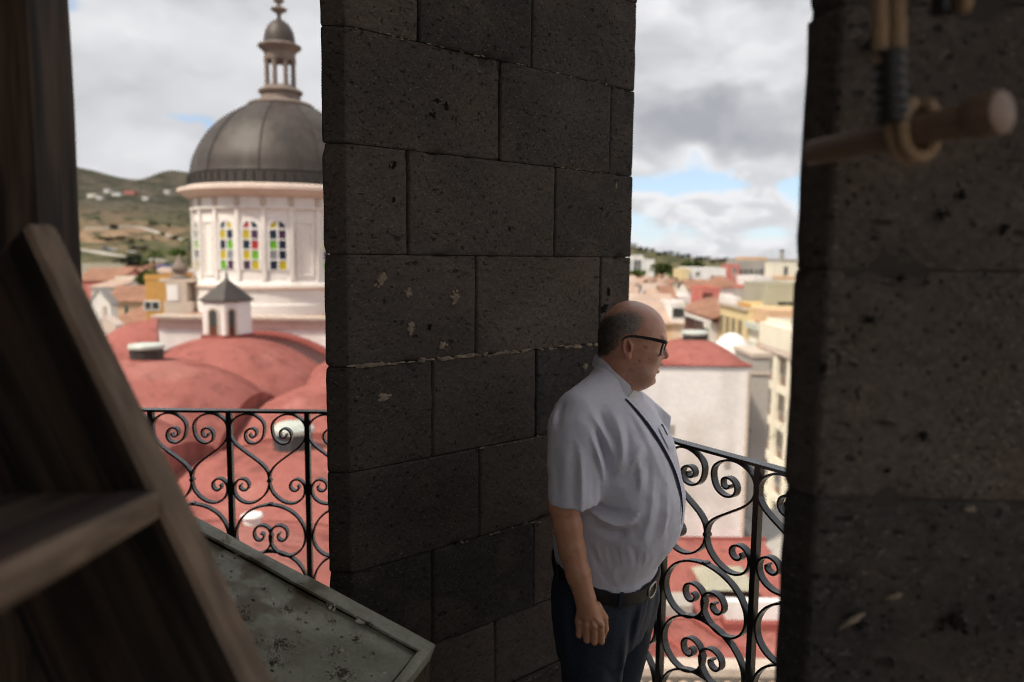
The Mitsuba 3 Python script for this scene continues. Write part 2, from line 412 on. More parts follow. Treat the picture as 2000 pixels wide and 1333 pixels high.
mid_pillar = thing('stone_pillar', 'dark pitted basalt block pillar in the middle with sandy mortar marks behind the man', 'pillar')
for i in range(len(cz) - 1):
    zm = (cz[i] + cz[i + 1]) / 2
    ts = [reveal_t(px, zm) for px in joint_px[i]] if i < 10 else [RL * (.35 if i % 2 else .6)]
    ts = [0] + ts + [RL]
    dep = .24
    for k in range(len(ts) - 1):
        j = rng.uniform(-.0025, .0025)
        a, b = B + RD * ts[k] - RIN * j, B + RD * ts[k + 1] - RIN * j
        if k == 0:
            poly = [A, B, b, b + RIN * dep, A + np.array([0, .42]) + np.array([.1, 0]), A + np.array([0, .42])]
            if i % 2: poly = [A, B, b, b + RIN * dep, A + np.array([0, .30]) + np.array([.1, 0]), A + np.array([0, .30])]
        else:
            poly = [a, b, b + RIN * dep, a + RIN * dep]
        poly = sg.Polygon(poly)
        add_block(mid_pillar, list(poly.exterior.coords)[:-1], cz[i], cz[i + 1], .022 if i < 10 else .1)
core = sg.Polygon([A, B, C, D, E]).buffer(-.016)
part(mid_pillar, 'mortar_core', prism(core, FLOOR, HTOP), 'mat_mortar_dark')

def reveal_pt(px, py, off=0.0):
    d = CF + (px - 1000) / FPX * CR + (666.5 - py) / FPX * CU
    n = np.array([RIN[0], RIN[1], 0]); b = np.array([B[0], B[1], 0])
    q = d * ((b @ n) / (d @ n))
    return q - n * off

def splat(c, ax, ay, nrm, rx, ry, h, seed, rag=.45, n=26, m=5):
    """A ragged low lump on a surface."""
    r_ = np.random.default_rng(seed)
    th = np.arange(n) / n * 2 * math.pi
    rad = 1 + rag * (meshkit.fbm(np.stack([np.cos(th) * 2.2, np.sin(th) * 2.2, th * 0 + seed * 3.7], 1), 3, seed) - .5) * 2
    rr = np.linspace(0, 1, m)
    v = np.zeros((n + 1, m, 3))
    for i in range(n + 1):
        k = i % n
        for j in range(m):
            q = rr[j] * rad[k]
            hh = h * (1 - rr[j] ** 2) + (h * .5 * (r_.random() - .5) if 0 < j < m - 1 and i < n else 0)
            if i == n: hh = h * (1 - rr[j] ** 2)
            v[i, j] = c + ax * (q * rx * math.cos(th[k])) + ay * (q * ry * math.sin(th[k])) + nrm * (hh if j < m - 1 else -.002)
    v[n] = v[0]
    v[:, 0] = c + nrm * h
    return grid_mesh(v)

RN3 = -np.array([RIN[0], RIN[1], 0]); RD3 = np.array([RD[0], RD[1], 0]); UP = np.array([0, 0, 1.0])
for s, (px, py, rx, ry, tilt) in enumerate([(746, 546, 11, 19, .5), (797, 573, 9, 11, 0), (891, 581, 12, 14, 0), (803, 642, 9, 14, 0),
                                            (865, 674, 9, 10, 0), (749, 776, 17, 9, -.2), (1203, 362, 4, 9, .2), (1143, 716, 7, 9, 0)]):
    c = reveal_pt(px, py, .0012)
    k = proj(c)[2] / FPX
    ax = RD3 * math.cos(tilt) - UP * math.sin(tilt); ay = RD3 * math.sin(tilt) + UP * math.cos(tilt)
    ms = []
    for q in range(26):
        e1, e2 = rng.normal(0, .42), rng.normal(0, .42)
        g_ = rng.uniform(.16, .46) / (1 + .6 * math.hypot(e1, e2))
        ms.append(splat(c + ax * e1 * rx * k + ay * e2 * ry * k, ax, ay, RN3, rx * k * g_ * 1.25, ry * k * g_, .0012 + .0035 * g_, 60 + s * 31 + q, .7, 12, 4))
    part(mid_pillar, 'mortar_patch', cat(ms), 'mat_mortar', smooth=False, label='pale sandy mortar splash on the stone')
# the sandy joint between two courses, and crumbs along others
ms = []
for q in range(150):
    t = rng.random()
    px = 684 + t * 486
    if rng.random() < .35 and 760 < px < 850: continue
    c = reveal_pt(px, 0, 0); c = reveal_pt(px, proj([c[0], c[1], cz[5]])[1], -.001)
    ms.append(splat(c + UP * rng.normal(0, .0025), RD3, UP, RN3, rng.uniform(.005, .016), rng.uniform(.0016, .0042), .0032, 200 + q, .7, 12, 4))
part(mid_pillar, 'mortar_joint', cat(ms), 'mat_mortar', smooth=False, kind='stuff', label='sandy mortar filling the joint between two courses')
ms = []
for ci, (p0, p1), nn in ((8, (690, 1190), 34), (3, (900, 1060), 16), (1, (1010, 1110), 30), (7, (1090, 1190), 10), (4, (930, 1060), 12)):
    for q in range(nn):
        px = rng.uniform(p0, p1); c = reveal_pt(px, 0); c = reveal_pt(px, proj([c[0], c[1], cz[ci]])[1], -.001)
        ms.append(splat(c + UP * rng.normal(0, .002), RD3, UP, RN3, rng.uniform(.003, .010), rng.uniform(.001, .0025), .002, 400 + q + ci * 50, .7, 10, 4))
part(mid_pillar, 'mortar_crumbs', cat(ms), 'mat_mortar', smooth=False, kind='stuff')
# thin dark splats that paint the shade of hollows onto the blocks
scene['mat_hollow_shade'] = diffuse((.016, .014, .013))
def hollow_shade(par, c, nv, ax, rx, ry, seed):
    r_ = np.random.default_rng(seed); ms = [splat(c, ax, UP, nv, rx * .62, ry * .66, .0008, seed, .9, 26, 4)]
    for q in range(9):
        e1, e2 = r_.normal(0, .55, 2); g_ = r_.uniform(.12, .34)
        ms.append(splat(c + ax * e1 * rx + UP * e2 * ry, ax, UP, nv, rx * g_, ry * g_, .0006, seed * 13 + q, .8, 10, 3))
    return part(par, 'hollow_shade', cat(ms), 'mat_hollow_shade', smooth=False)
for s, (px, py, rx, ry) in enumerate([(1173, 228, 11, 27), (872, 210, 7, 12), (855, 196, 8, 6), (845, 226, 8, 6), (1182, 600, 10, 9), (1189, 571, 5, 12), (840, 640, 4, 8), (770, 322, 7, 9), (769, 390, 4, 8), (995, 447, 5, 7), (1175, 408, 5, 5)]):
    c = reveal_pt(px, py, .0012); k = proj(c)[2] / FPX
    hollow_shade(mid_pillar, c, RN3, RD3, rx * k * 1.2, ry * k, 90 + s)

# right-hand pillar, near
right_pillar = thing('stone_pillar', 'near dark basalt pillar at the right edge, out of focus behind the hanging baton', 'pillar')
G = np.array([.381, 1.052]); Hc = np.array([.409, .998]); K = np.array([1.0, .99])
RV = np.array([.777, .629])
rz = [FLOOR, -1.60, -1.28, -.945, -.63, -.318, -.013, .318, .64, .95, 1.28, 1.6] + list(np.linspace(1.6, HTOP, 10)[1:])
for i in range(len(rz) - 1):
    j = rng.uniform(-.002, .002)
    poly = [G + [j, 0], Hc + [j, 0], K, K + [0, .30], Hc + [.32, .30], G + RV * .34]
    if i % 2:
        xs = .80
        add_block(right_pillar, [G + [j, 0], Hc + [j, 0], [xs, .99], [xs, 1.27], Hc + [.32, .28], G + RV * .34], rz[i], rz[i + 1], .022 if i < 9 else .1)
        add_block(right_pillar, [[xs, .99], K, K + [0, .3], [xs, 1.28]], rz[i], rz[i + 1], .022 if i < 9 else .1)
    else:
        add_block(right_pillar, poly, rz[i], rz[i + 1], .022 if i < 9 else .1)
part(right_pillar, 'mortar_core', prism(sg.Polygon([G, Hc, K, K + [0, .30], Hc + [.32, .30], G + RV * .34]).buffer(-.007), FLOOR, HTOP), 'mat_mortar_dark')
FN = np.array([0.012, -1, 0])
for s, (px, py, rx, ry, tl) in enumerate([(1745, 1165, 17, 6, .3), (1665, 1212, 28, 6, .55), (1895, 995, 12, 7, 0)]):
    c = P(px, py, .987); k = .99 / FPX
    part(right_pillar, 'mortar_patch', splat(c + FN * .0012, np.array([math.cos(tl), 0, math.sin(tl)]), np.array([-math.sin(tl), 0, math.cos(tl)]), FN, rx * k, ry * k, .003, 130 + s, .7), 'mat_mortar', smooth=False)
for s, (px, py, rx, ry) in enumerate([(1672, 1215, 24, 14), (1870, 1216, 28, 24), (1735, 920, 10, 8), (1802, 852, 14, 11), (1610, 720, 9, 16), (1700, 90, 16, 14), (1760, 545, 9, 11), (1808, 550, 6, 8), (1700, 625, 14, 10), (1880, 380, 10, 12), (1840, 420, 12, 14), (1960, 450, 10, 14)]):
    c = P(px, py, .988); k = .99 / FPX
    hollow_shade(right_pillar, c + FN * .001, FN, np.array([1., 0, 0]), rx * k, ry * k, 150 + s)

# the other pillars of the octagonal belfry; unseen left and rear piers shaped to keep light out
for lab, polys in (('dark basalt pillar left of the scrollwork railing', [[(-2.55, 2.1), (-1.96, 2.1), (-1.96, 3.15), (-2.55, 3.15)]]),
                   ('unseen dark basalt pier shaped to block light on the left flank of the belfry', [[(-4.1, -3.5), (-3.5, -3.5), (-3.5, 2.3), (-4.1, 2.3)]]),
                   ('unseen dark basalt pier shaped to block light behind the viewer', [[(-3.45, -3.5), (-.9, -3.5), (-.9, -2.9), (-3.45, -2.9)]])):
    t = thing('stone_pillar', lab, 'pillar')
    for poly in polys:
        for z0, z1 in zip(rz[:-1], rz[1:]):
            _bk[0] += 1
            m, uv = stone_block(poly, z0, z1, (_bk[0] * 7) % 23, step=.2)
            part(t, 'stone_block', m, 'mat_stone', smooth=True, uv=uv)
# sills of the two openings
struct('opening_sill', prism([(-1.96, 2.12), (-.505, 2.12), (-.505, 3.24), (-1.96, 3.24)], FLOOR, FLOOR + .14), 'mat_floor')
q0, q1 = B + RD * .30, np.array([.40, 1.06])
struct('opening_sill', prism([q0, q1, q1 + np.array([.777, .629]) * .95, C], FLOOR, FLOOR + .14), 'mat_floor')

# ---------------------------------------------------------------- wrought iron railings
S_TOP = [(520, 560), (500, 490), (425, 420), (325, 350), (258, 285), (240, 215), (262, 150), (315, 110), (375, 98), (440, 118), (487, 165),
         (490, 225), (470, 275), (432, 303), (395, 306), (362, 288), (350, 250), (365, 215), (398, 200), (428, 214), (432, 245), (412, 264), (390, 255), (388, 236)]
S_LOW = [(520, 560), (512, 620), (486, 665), (440, 705), (380, 728), (320, 720), (272, 680), (258, 625), (272, 582), (310, 556), (350, 567), (368, 598), (356, 630), (325, 638), (302, 618), (312, 596)]
C_MID = [(520, 10), (440, 22), (350, 66), (286, 140), (262, 230), (290, 320), (370, 372), (450, 360), (508, 310), (526, 240), (505, 180), (460, 156), (412, 174), (396, 222), (420, 262), (456, 258), (468, 228), (446, 214)]
def _norm(pts, y0): return [((x - 234) / 572.0, (y - y0) / 553.0) for x, y in pts]
S_TOP, S_LOW, C_MID = _norm(S_TOP, 95), _norm(S_LOW, 95), _norm(C_MID, 0)
def railing(label, O, d, posts, ztop, ends):
    """posts: positions along d; O the point of the top bar where s = 0."""
    d = np.array([d[0], d[1], 0.0]); d /= np.linalg.norm(d)
    nv = np.array([-d[1], d[0], 0.0])
    t = thing('iron_railing', label, 'railing')
    pt = lambda s, v: np.array([O[0], O[1], ztop]) + d * s - UP * v
    wref = .328
    hgt = 2.98 * wref
    part(t, 'top_rail', ribbon([pt(ends[0], .004), pt((ends[0] + ends[1]) / 2, .004), pt(ends[1], .004)], nv, .010, .042), 'mat_iron', smooth=False)
    part(t, 'bottom_rail', ribbon([pt(ends[0], hgt), pt((ends[0] + ends[1]) / 2, hgt), pt(ends[1], hgt)], nv, .012, .03), 'mat_iron', smooth=False)
    for s in posts:
        part(t, 'post', ribbon([pt(s, .0095), pt(s, .4), pt(s, hgt + .10)], nv, .021, .024), 'mat_iron', smooth=False)
    def scroll(pts, s0, w, v0, mirror, name):
        u = np.array(pts)
        if mirror: u[:, 0] = 1 - u[:, 0]
        c = spline(np.array([[s0 + a * w, 0, v0 + b * wref] for a, b in u]), 110)
        path = np.array([pt(q[0], q[2]) for q in c])
        L = np.linspace(0, 1, len(path))
        th = np.where(L > .93, .0062, .0074)
        part(t, name, ribbon(path, nv, th, .026), 'mat_iron', smooth=30)
    for s0, s1 in zip(posts[:-1], posts[1:]):
        w = s1 - s0
        for mir in (False, True):
            full = S_LOW[::-1] + S_TOP[1:]
            scroll(full, s0, w, .012, mir, 'scroll')
            for r in range(3):
                scroll(C_MID, s0, w, .012 + (1.15 + .605 * r) * wref, mir, 'scroll')
    for s0, s1 in zip(posts[:-1], posts[1:]):                  # forged collars where the scrolls touch
        w = s1 - s0
        for a_, v_ in ((.5, .853), (.5, 1.16), (.5, 1.57), (.5, 1.765), (.5, 2.175)):
            c_ = pt(s0 + a_ * w, v_ * wref + .012)
            part(t, 'collar', obox(c_ - d * .0085 - nv * .015 - UP * .006, d, nv, UP, .018, .030, .012, .002), 'mat_iron', smooth=False)
    return t
zt = P(640, 803, 3.07)[2]
L0 = P(600, 803, 3.07)
posts_l = [-.318 * 4 - .0, -.318 * 3, -.318 * 2, -.318, 0, .325, .66]
railing('black wrought iron scroll railing over the red domes, left of the middle pillar', L0, (1, 0), posts_l, zt, (-1.2, .5))
R1, R2 = PZ(1320, 860, zt), PZ(1537, 919, zt)
rd = (R2 - R1)[:2]; rd /= np.linalg.norm(rd)
def rail_s(px):
    lo, hi = -2.0, 2.0
    for _ in range(50):
        m = (lo + hi) / 2
        if proj([R1[0] + rd[0] * m, R1[1] + rd[1] * m, zt])[0] < px: lo = m
        else: hi = m
    return lo
sa, sb = rail_s(1303), rail_s(1484)
w_ = sb - sa
print('right rail', R1, R2, 'spacing', w_)
railing('black wrought iron scroll railing in front of the belly of the man', R1, rd, [sa - w_, sa, sb, sb + w_], zt, (sa - w_ * .75, sb + .62))

# ---------------------------------------------------------------- metal hatch with raised rim
hA, hB = P(350, 992, 1.93), P(850, 1262, 1.72)
hatch = thing('metal_hatch', 'grey green sheet metal hatch cover with raised rim, spotted with dirt and droppings', 'hatch')
ex = (hB - hA) / np.linalg.norm(hB - hA)                   # along the rim, down to the right
Cpt = P(820, 1500, 1.36)
ey = Cpt - hB; ey -= ex * (ey @ ex); ey /= np.linalg.norm(ey)   # towards the viewer
en = np.cross(ex, ey); en *= np.sign(en[2])
hw, hl = 1.75, .78                                        # width along ex, depth along ey
o = hB - ex * hw
n = 90
u, v = np.meshgrid(np.linspace(0, hw - .03, 120), np.linspace(.036, hl, 60), indexing='ij')
pan = o + u[..., None] * ex + v[..., None] * ey
dent = (meshkit.fbm(pan * 3.5, 3, 4) - .5) * .012 - .016
pan = pan + dent[..., None] * en
part(hatch, 'cover_panel', grid_mesh(pan), 'mat_sheet', smooth=True)
def strip(p, ax, la, bx, lb, cx, lc):  # folded strip along ax with slightly wavy edge
    k = 40
    rows = []
    for i in range(k + 1):
        s = la * i / k
        wv = .0022 * math.sin(s * 9) + .0015 * math.sin(s * 23 + 1)
        q = p + ax * s
        rows.append([q - cx * lc, q + cx * wv * .3, q + cx * .003 + bx * lb * .5, q + bx * (lb + wv), q + bx * (lb + wv) - cx * .006, q + bx * (lb - .012) - cx * .018])
    return grid_mesh(np.array(rows))
part(hatch, 'rim', strip(o - ex * .0, ex, hw - .36, ey, .040, en, .16), 'mat_sheet', smooth=25)
part(hatch, 'rim', strip(o + ex * (hw - .365) + en * .003, ex, .365, ey, .043, en, .16), 'mat_sheet', smooth=25)
part(hatch, 'rim', strip(hB + en * .001, ey, hl, -ex, .022, en, .16), 'mat_sheet', smooth=25)
body = hull([o + ey * .004 - en * .03, hB + ey * .004 - en * .03 - ex * .004, o + ey * hl - en * .03, hB + ey * hl - en * .03 - ex * .004] +
            [np.append((q)[:2], FLOOR) for q in (o + ey * .004, hB + ey * .004 - ex * .004, o + ey * hl, hB + ey * hl - ex * .004)])
part(hatch, 'casing', body, 'mat_wood')
def hp(px, py):
    d = CF + (px - 1000) / FPX * CR + (666.5 - py) / FPX * CU
    q = d * (((hB - en * .016) @ en) / (d @ en))
    uu, vv = (q - o) @ ex, (q - o) @ ey
    if 0 < uu < hw and .036 < vv < hl:
        q = q + en * ((meshkit.fbm(q * 3.5, 3, 4) - .5) * .012)
    else:
        q = d * (((hB + en * .003) @ en) / (d @ en))
    return q
dark, pale = [], []
SP = [(468, 1195, 24), (560, 1192, 20), (583, 1210, 9), (545, 1260, 34), (500, 1255, 18), (532, 1295, 26), (655, 1275, 24), (696, 1250, 20), (650, 1215, 16), (668, 1318, 34), (565, 1155, 13), (515, 1152, 10), (582, 1236, 11), (728, 1280, 10), (455, 1065, 6), (425, 1104, 6), (605, 1190, 6), (478, 1210, 16), (465, 1083, 8), (725, 1216, 14), (640, 1180, 8), (620, 1230, 7)]
for s, (px, py, r) in enumerate(SP):
    c = hp(px, py)
    k = proj(c)[2] / FPX * .92
    for q in range(14 + int(r * 5)):
        a, rr = rng.uniform(0, 2 * math.pi), abs(rng.normal(0, .55)) * r * k
        cc = c + ex * math.cos(a) * rr * 1.1 + ey * math.sin(a) * rr * 1.25
        w = min(rng.uniform(.04, .15) * r * k / (1 + 1.3 * rr / (r * k)), .0035)
        ra = np.array(ex * math.cos(a) + ey * math.sin(a)); ta = np.cross(en, ra)
        if not (.3 < (cc - o) @ ex < hw - .03 and .04 < (cc - o) @ ey < hl): continue
        (pale if rng.random() < .10 + .28 * (s % 2 == 0) else dark).append(splat(cc, ra, ta, en, w * rng.uniform(.9, 1.5), w * .8, .0010 + .0012 * rng.random(), 900 + q, .6, 9, 4))
for q in range(260):
    c = o + ex * rng.uniform(.5, hw - .04) + ey * rng.uniform(.045, .45)
    c = c + en * ((meshkit.fbm(c * 3.5, 3, 4) - .5) * .012 - .0155)
    w = abs(rng.normal(0, .0016)) + .0005
    (pale if rng.random() < .35 else dark).append(splat(c, ex, ey, en, w * 1.5, w, .0009, 1500 + q, .6, 9, 4))
for (px, py, r) in [(445, 1055, 9), (650, 1185, 8), (710, 1212, 12), (590, 1140, 5), (560, 1198, 10), (582, 1242, 8), (640, 1272, 9), (665, 1270, 9), (523, 1262, 5), (727, 1284, 7), (770, 1262, 6), (532, 1290, 12), (520, 1152, 4), (648, 1224, 7), (712, 1318, 6)]:
    c = hp(px, py); k = proj(c)[2] / FPX
    for q in range(10):
        cc = c + ex * rng.normal(0, r * k * .55) + ey * rng.normal(0, r * k * .55)
        pale.append(splat(cc, ex, ey, en, r * k * rng.uniform(.12, .5), r * k * rng.uniform(.1, .28), .0018, 1800 + q, .8, 10, 4))
part(hatch, 'dirt', cat(dark), 'mat_lichen', smooth=False, kind='stuff', label='dark lichen and dirt spots on the hatch cover')
part(hatch, 'bird_dropping', cat(pale), 'mat_dropping', smooth=False, kind='stuff', label='pale bird droppings on the hatch cover')

# ---------------------------------------------------------------- timber post and steep stair on the left
def plank(o, ax, ay, az, lx, ly, lz, seed, bev=.006, lit_edge=False):
    """A rough-sawn plank with the grain along ax, and uv in metres along it."""
    m = obox(np.zeros(3), np.array([1., 0, 0]), np.array([0, 1., 0]), np.array([0, 0, 1.]), lx, ly, lz, bev)
    m = m.subdivide_to_size(.06)
    v = np.array(m.vertices)
    uv = np.stack([v[:, 0], v[:, 1] + v[:, 2] * 1.0 + seed * 1.7], 1)
    v += (meshkit.fbm(v * [5, 30, 30] + seed * 9, 3, 3)[:, None] - .5) * .006 * np.sign(v - np.array([lx, ly, lz]) / 2) * [0, 1, 1]
    w = o + v[:, :1] * ax + v[:, 1:2] * ay + v[:, 2:] * az
    mm = trimesh.Trimesh(w, m.faces, process=False)
    # faceted with uv: split the vertices
    worn = (mm.face_normals @ ay > .55) & lit_edge  # these faces take the lighter wood, painted as if lit
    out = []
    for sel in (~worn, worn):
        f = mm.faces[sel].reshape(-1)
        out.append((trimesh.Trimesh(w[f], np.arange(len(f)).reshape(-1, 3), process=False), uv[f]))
    return out if lit_edge else out[0]
X_, Y_, Z_ = np.eye(3)
pm, puv = plank(np.array([-.845, 1.10, FLOOR]), Z_, X_, Y_, 6.2, .178, .10, 1)
single('timber_post', pm, 'mat_wood', 'dark timber post at the left edge of the picture behind the stair', 'post', smooth=False, uv=puv)
stair = thing('wooden_stair', 'steep dark weathered wooden stair, blurred in the near left corner', 'stair')
tip, low = P(30, 452, .92), P(447, 1333, .80)
sx = (low - tip) / np.linalg.norm(low - tip)
wn = np.array([-.34, -.90, -.20]); wn -= sx * (wn @ sx); wn /= np.linalg.norm(wn)     # the wide face looks at the viewer, left
se = np.cross(sx, wn); se *= np.sign(se[0])                                             # the lit edge looks right
# corner of the plank at the right far edge of the tip
m, uv = plank(tip - se * .36 - wn * .040 + se * .02, sx, se, wn, 1.75, .36, .040, 2, lit_edge=True)
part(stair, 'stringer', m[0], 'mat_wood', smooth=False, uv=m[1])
part(stair, 'stringer_edge', uv[0], 'mat_wood_lit_edge', smooth=False, uv=uv[1])
# the tread that runs from the stringer towards the viewer on the left
t0, t1 = P(318, 958, .84), P(-120, 1166, .47)
tx = t1 - t0; Lt = np.linalg.norm(tx); tx /= Lt
tz = UP - tx * (UP @ tx); tz /= np.linalg.norm(tz)
ty = np.cross(tz, tx)
if ty[0] < 0: ty = -ty
m, uv = plank(t0 - ty * .20 - tz * .034, tx, ty, tz, Lt + .2, .20, .034, 3, lit_edge=True)
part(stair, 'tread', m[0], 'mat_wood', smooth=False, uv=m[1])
part(stair, 'tread_edge', uv[0], 'mat_wood_lit_edge', smooth=False, uv=uv[1])
for dz in (.30, -.30):
    off = sx * (-dz / abs(sx[2])) * -1.0
    m, uv = plank(t0 - ty * .20 - tz * .034 + sx * (dz / sx[2]), tx, ty, tz, Lt + .2, .20, .034, 5 + dz)
    if dz < 0: part(stair, 'tread', m, 'mat_wood', smooth=False, uv=uv)

# ---------------------------------------------------------------- bell rope with its wooden baton
rope = thing('bell_rope', 'doubled tan bell rope with black tape wrapping, looped round the wooden baton', 'rope')
rz0 = .775
rt = [P(1737, -330, rz0), P(1735, -60, rz0), P(1736, 60, rz0), P(1737, 130, rz0)]
def twist(path, r, turns, ph):
    path = spline(path, 90)
    u = np.array([1., 0, 0]); w = np.array([0, 1., 0])
    a = np.linspace(0, turns * 2 * math.pi, len(path)) + ph
    return path + r * .55 * (np.cos(a)[:, None] * u + np.sin(a)[:, None] * w)
for dx in (-.0085, .0085):
    for ph in (0, 2.1, 4.2):
        part(rope, 'strand', tube(twist([q + [dx, 0, 0] for q in rt], .006, 9, ph), .0050, 8), 'mat_rope', smooth=True)
tp = spline([P(1738, 100, rz0), P(1739, 150, rz0), P(1741, 200, rz0), P(1741, 240, rz0)], 40)
part(rope, 'tape', tube(tp, .0155 + .0016 * np.sin(np.linspace(0, 40, 40)), 16), 'mat_tape', smooth=True)
bat0, bat1 = P(1577, 301, .90), P(1965, 218, .70)
bd = bat1 - bat0; BL = np.linalg.norm(bd); bd /= BL
cl = P(1742, 262, rz0)
tb = (cl - bat0) @ bd
cbat = bat0 + bd * tb
loop_u = UP; loop_v = np.cross(bd, UP); loop_v /= np.linalg.norm(loop_v)
ang = np.linspace(math.radians(100), math.radians(440), 60)
lp = np.array([cbat + bd * (.004 * math.sin(a * .5) - .002) + (.0235) * (math.sin(a) * UP * 1.12 + math.cos(a) * loop_v) for a in ang])
part(rope, 'loop', tube(lp, .0062, 10), 'mat_rope', smooth=True)
part(rope, 'loop', tube(lp + bd * .0125, .0062, 10), 'mat_rope', smooth=True)
prof = [(0, 0), (.010, 0), (.0135, .004), (.0140, .02), (.0150, .15), (.0155, BL - .035), (.0160, BL - .032), (.0190, BL - .028), (.0200, BL - .015), (.0190, BL - .003), (.014, BL), (0, BL)]
m = lathe(prof, 28)
M = np.eye(4); ux = np.cross(UP, bd); ux /= np.linalg.norm(ux)
M[:3, 0], M[:3, 1], M[:3, 2], M[:3, 3] = ux, np.cross(bd, ux), bd, bat0
m.apply_transform(M)
single('wooden_baton', m, 'mat_baton', 'turned wooden baton hanging level in the loop of the bell rope', 'baton', smooth=40)
rope2 = thing('bell_rope', 'end of a second tan rope at the top edge right of the baton', 'rope')
part(rope2, 'strand', tube(spline([P(1862, -300, .74), P(1866, -60, .74), P(1874, 5, .74), P(1882, 14, .735), P(1884, -20, .73)], 40), .0065, 10), 'mat_rope', smooth=True)
part(rope2, 'tape', tube(spline([P(1840, -300, .75), P(1842, -60, .75), P(1843, 28, .75)], 30), .011, 12), 'mat_tape', smooth=True)
# ---------------------------------------------------------------- the church: great dome on its drum, red roof domes, walls
church = thing('church', 'church with a dark lead dome on a cream windowed drum above red painted roof domes', 'church')
DC = P(555, 497, 36.0); DX, DY = DC[0], DC[1]
R0 = 3.96
def zd(py, r=0): return P(555, py, 36.0 - r * .0)[2]
DCEN = (DX, DY, 0)
def dz(py): return zd(py)
# lead shell with a low ribbed band at its foot
shell = [(R0 * 1.0, dz(349)), (R0 * .985, dz(338)), (R0 * .965, dz(322)), (R0 * .92, dz(303)), (R0 * .86, dz(284)), (R0 * .78, dz(264)), (R0 * .68, dz(246)), (R0 * .56, dz(230)), (R0 * .42, dz(216)), (R0 * .36, dz(211)), (.2, dz(206))]
sp = spline(shell, 40)
part(church, 'dome', lathe(sp, 96, DCEN), 'mat_lead', smooth=True, label='dark grey brown lead shell of the great dome')
part(church, 'dome_band', lathe([(R0 * 1.0, dz(351)), (R0 * 1.015, dz(351.5)), (R0 * 1.02, dz(371)), (R0 * 1.05, dz(373))], 96, DCEN), 'mat_lead_dark')
view_a = math.atan2(-DY, -DX)                             # the direction from the drum to the tower
def ang_px(off): return view_a + math.asin(off / 170.0)  # off: pixels right of the axis
for q in range(64):
    a = q / 64 * 2 * math.pi
    c, s = math.cos(a), math.sin(a)
    r = R0 * 1.018
    part(church, 'band_rib', obox(np.array([DX + c * r - (-s) * .03, DY + s * r - c * .03, dz(371)]), np.array([c, s, 0]), np.array([-s, c, 0]), UP, .05, .06, dz(353) - dz(371), .008), 'mat_lead_dark', smooth=False)
for q in range(10):
    a = view_a + (q + .62) / 10 * 2 * math.pi
    pth = np.array([[DX + math.cos(a) * (r + .015), DY + math.sin(a) * (r + .015), z + .01] for r, z in sp[:-5]])
    part(church, 'dome_seam', tube(pth, .026, 6), 'mat_lead_dark')
# ring and lantern on top
part(church, 'lantern_base', lathe([(R0 * .36, dz(212)), (R0 * .37, dz(207)), (R0 * .33, dz(203)), (.95, dz(200)), (.90, dz(195)), (.86, dz(189)), (.86, dz(186)), (.97, dz(184)), (.99, dz(180)), (.90, dz(177)), (.72, dz(173)), (.70, dz(170)), (.0, dz(170))], 48, DCEN), 'mat_lantern')
for q in range(8):
    a = view_a + (q + .5) / 8 * 2 * math.pi
    c, s = math.cos(a), math.sin(a)
    cc = np.array([DX + c * .62, DY + s * .62, 0])
    part(church, 'lantern_column', lathe([(.125, dz(171)), (.115, dz(167)), (.105, dz(126)), (.14, dz(122)), (.14, dz(119))], 12, cc), 'mat_lantern')
part(church, 'lantern_cornice', lathe([(.0, dz(121)), (.66, dz(121)), (.70, dz(117)), (.68, dz(106)), (.74, dz(102)), (.88, dz(97)), (.96, dz(94)), (.95, dz(91)), (.82, dz(88)), (.66, dz(87)), (0, dz(87))], 48, DCEN), 'mat_lantern')
part(church, 'lantern_cap', lathe(spline([(.70, dz(88)), (.68, dz(76)), (.62, dz(64)), (.50, dz(53)), (.32, dz(44)), (.12, dz(38)), (.085, dz(33)), (.10, dz(30))], 30), 40, DCEN), 'mat_lead', smooth=True)
fp = [(.09, dz(32)), (.10, dz(29)), (.20, dz(25)), (.34, dz(21)), (.36, dz(18.5)), (.20, dz(15)), (.11, dz(12)), (.10, dz(7)), (.20, dz(5)), (.24, dz(2)), (.22, dz(-1)), (.10, dz(-4)), (.07, dz(-10)), (.12, dz(-14)), (.05, dz(-20)), (.03, dz(-34)), (0, dz(-36))]
part(church, 'finial', lathe(spline(fp, 70), 28, DCEN), 'mat_lantern', smooth=True)
# cornice, frieze, drum
RD_ = 3.86
part(church, 'cornice', lathe([(R0 * 1.04, dz(372.5)), (R0 * 1.07, dz(375)), (R0 * 1.135, dz(378)), (R0 * 1.14, dz(384)), (R0 * 1.10, dz(388)), (R0 * 1.075, dz(391)), (R0 * 1.03, dz(395)), (RD_ + .02, dz(397))], 96, DCEN), 'mat_pink_trim')
part(church, 'frieze', lathe([(RD_ + .03, dz(397)), (RD_ + .03, dz(413)), (RD_ + .16, dz(413.5)), (RD_ + .16, dz(417)), (RD_ + .02, dz(418))], 96, DCEN), 'mat_cream')
part(church, 'drum', lathe([(RD_, dz(418)), (RD_, dz(545)), (RD_ + .12, dz(546)), (RD_ + .20, dz(552))], 96, DCEN), 'mat_cream')
win_off = [-10.5, -59, -103.5]
unit = math.radians(16.36)
a_first = ang_px(-10.5)
PANES = {0: ['yellow', 'navy', 'navy', 'purple', 'green', 'navy', 'grey', 'navy', 'navy', 'yellow'],
         1: ['red', 'navy', 'yellow', 'purple', 'navy', 'red', 'yellow', 'green', 'purple', 'yellow'],
         2: ['teal', 'yellow', 'yellow', 'navy', 'navy', 'green', 'yellow', 'grey', 'green', 'purple'],
         4: ['grey', 'grey', 'grey', 'grey', 'green', 'green', 'navy', 'navy', 'yellow', 'grey']}
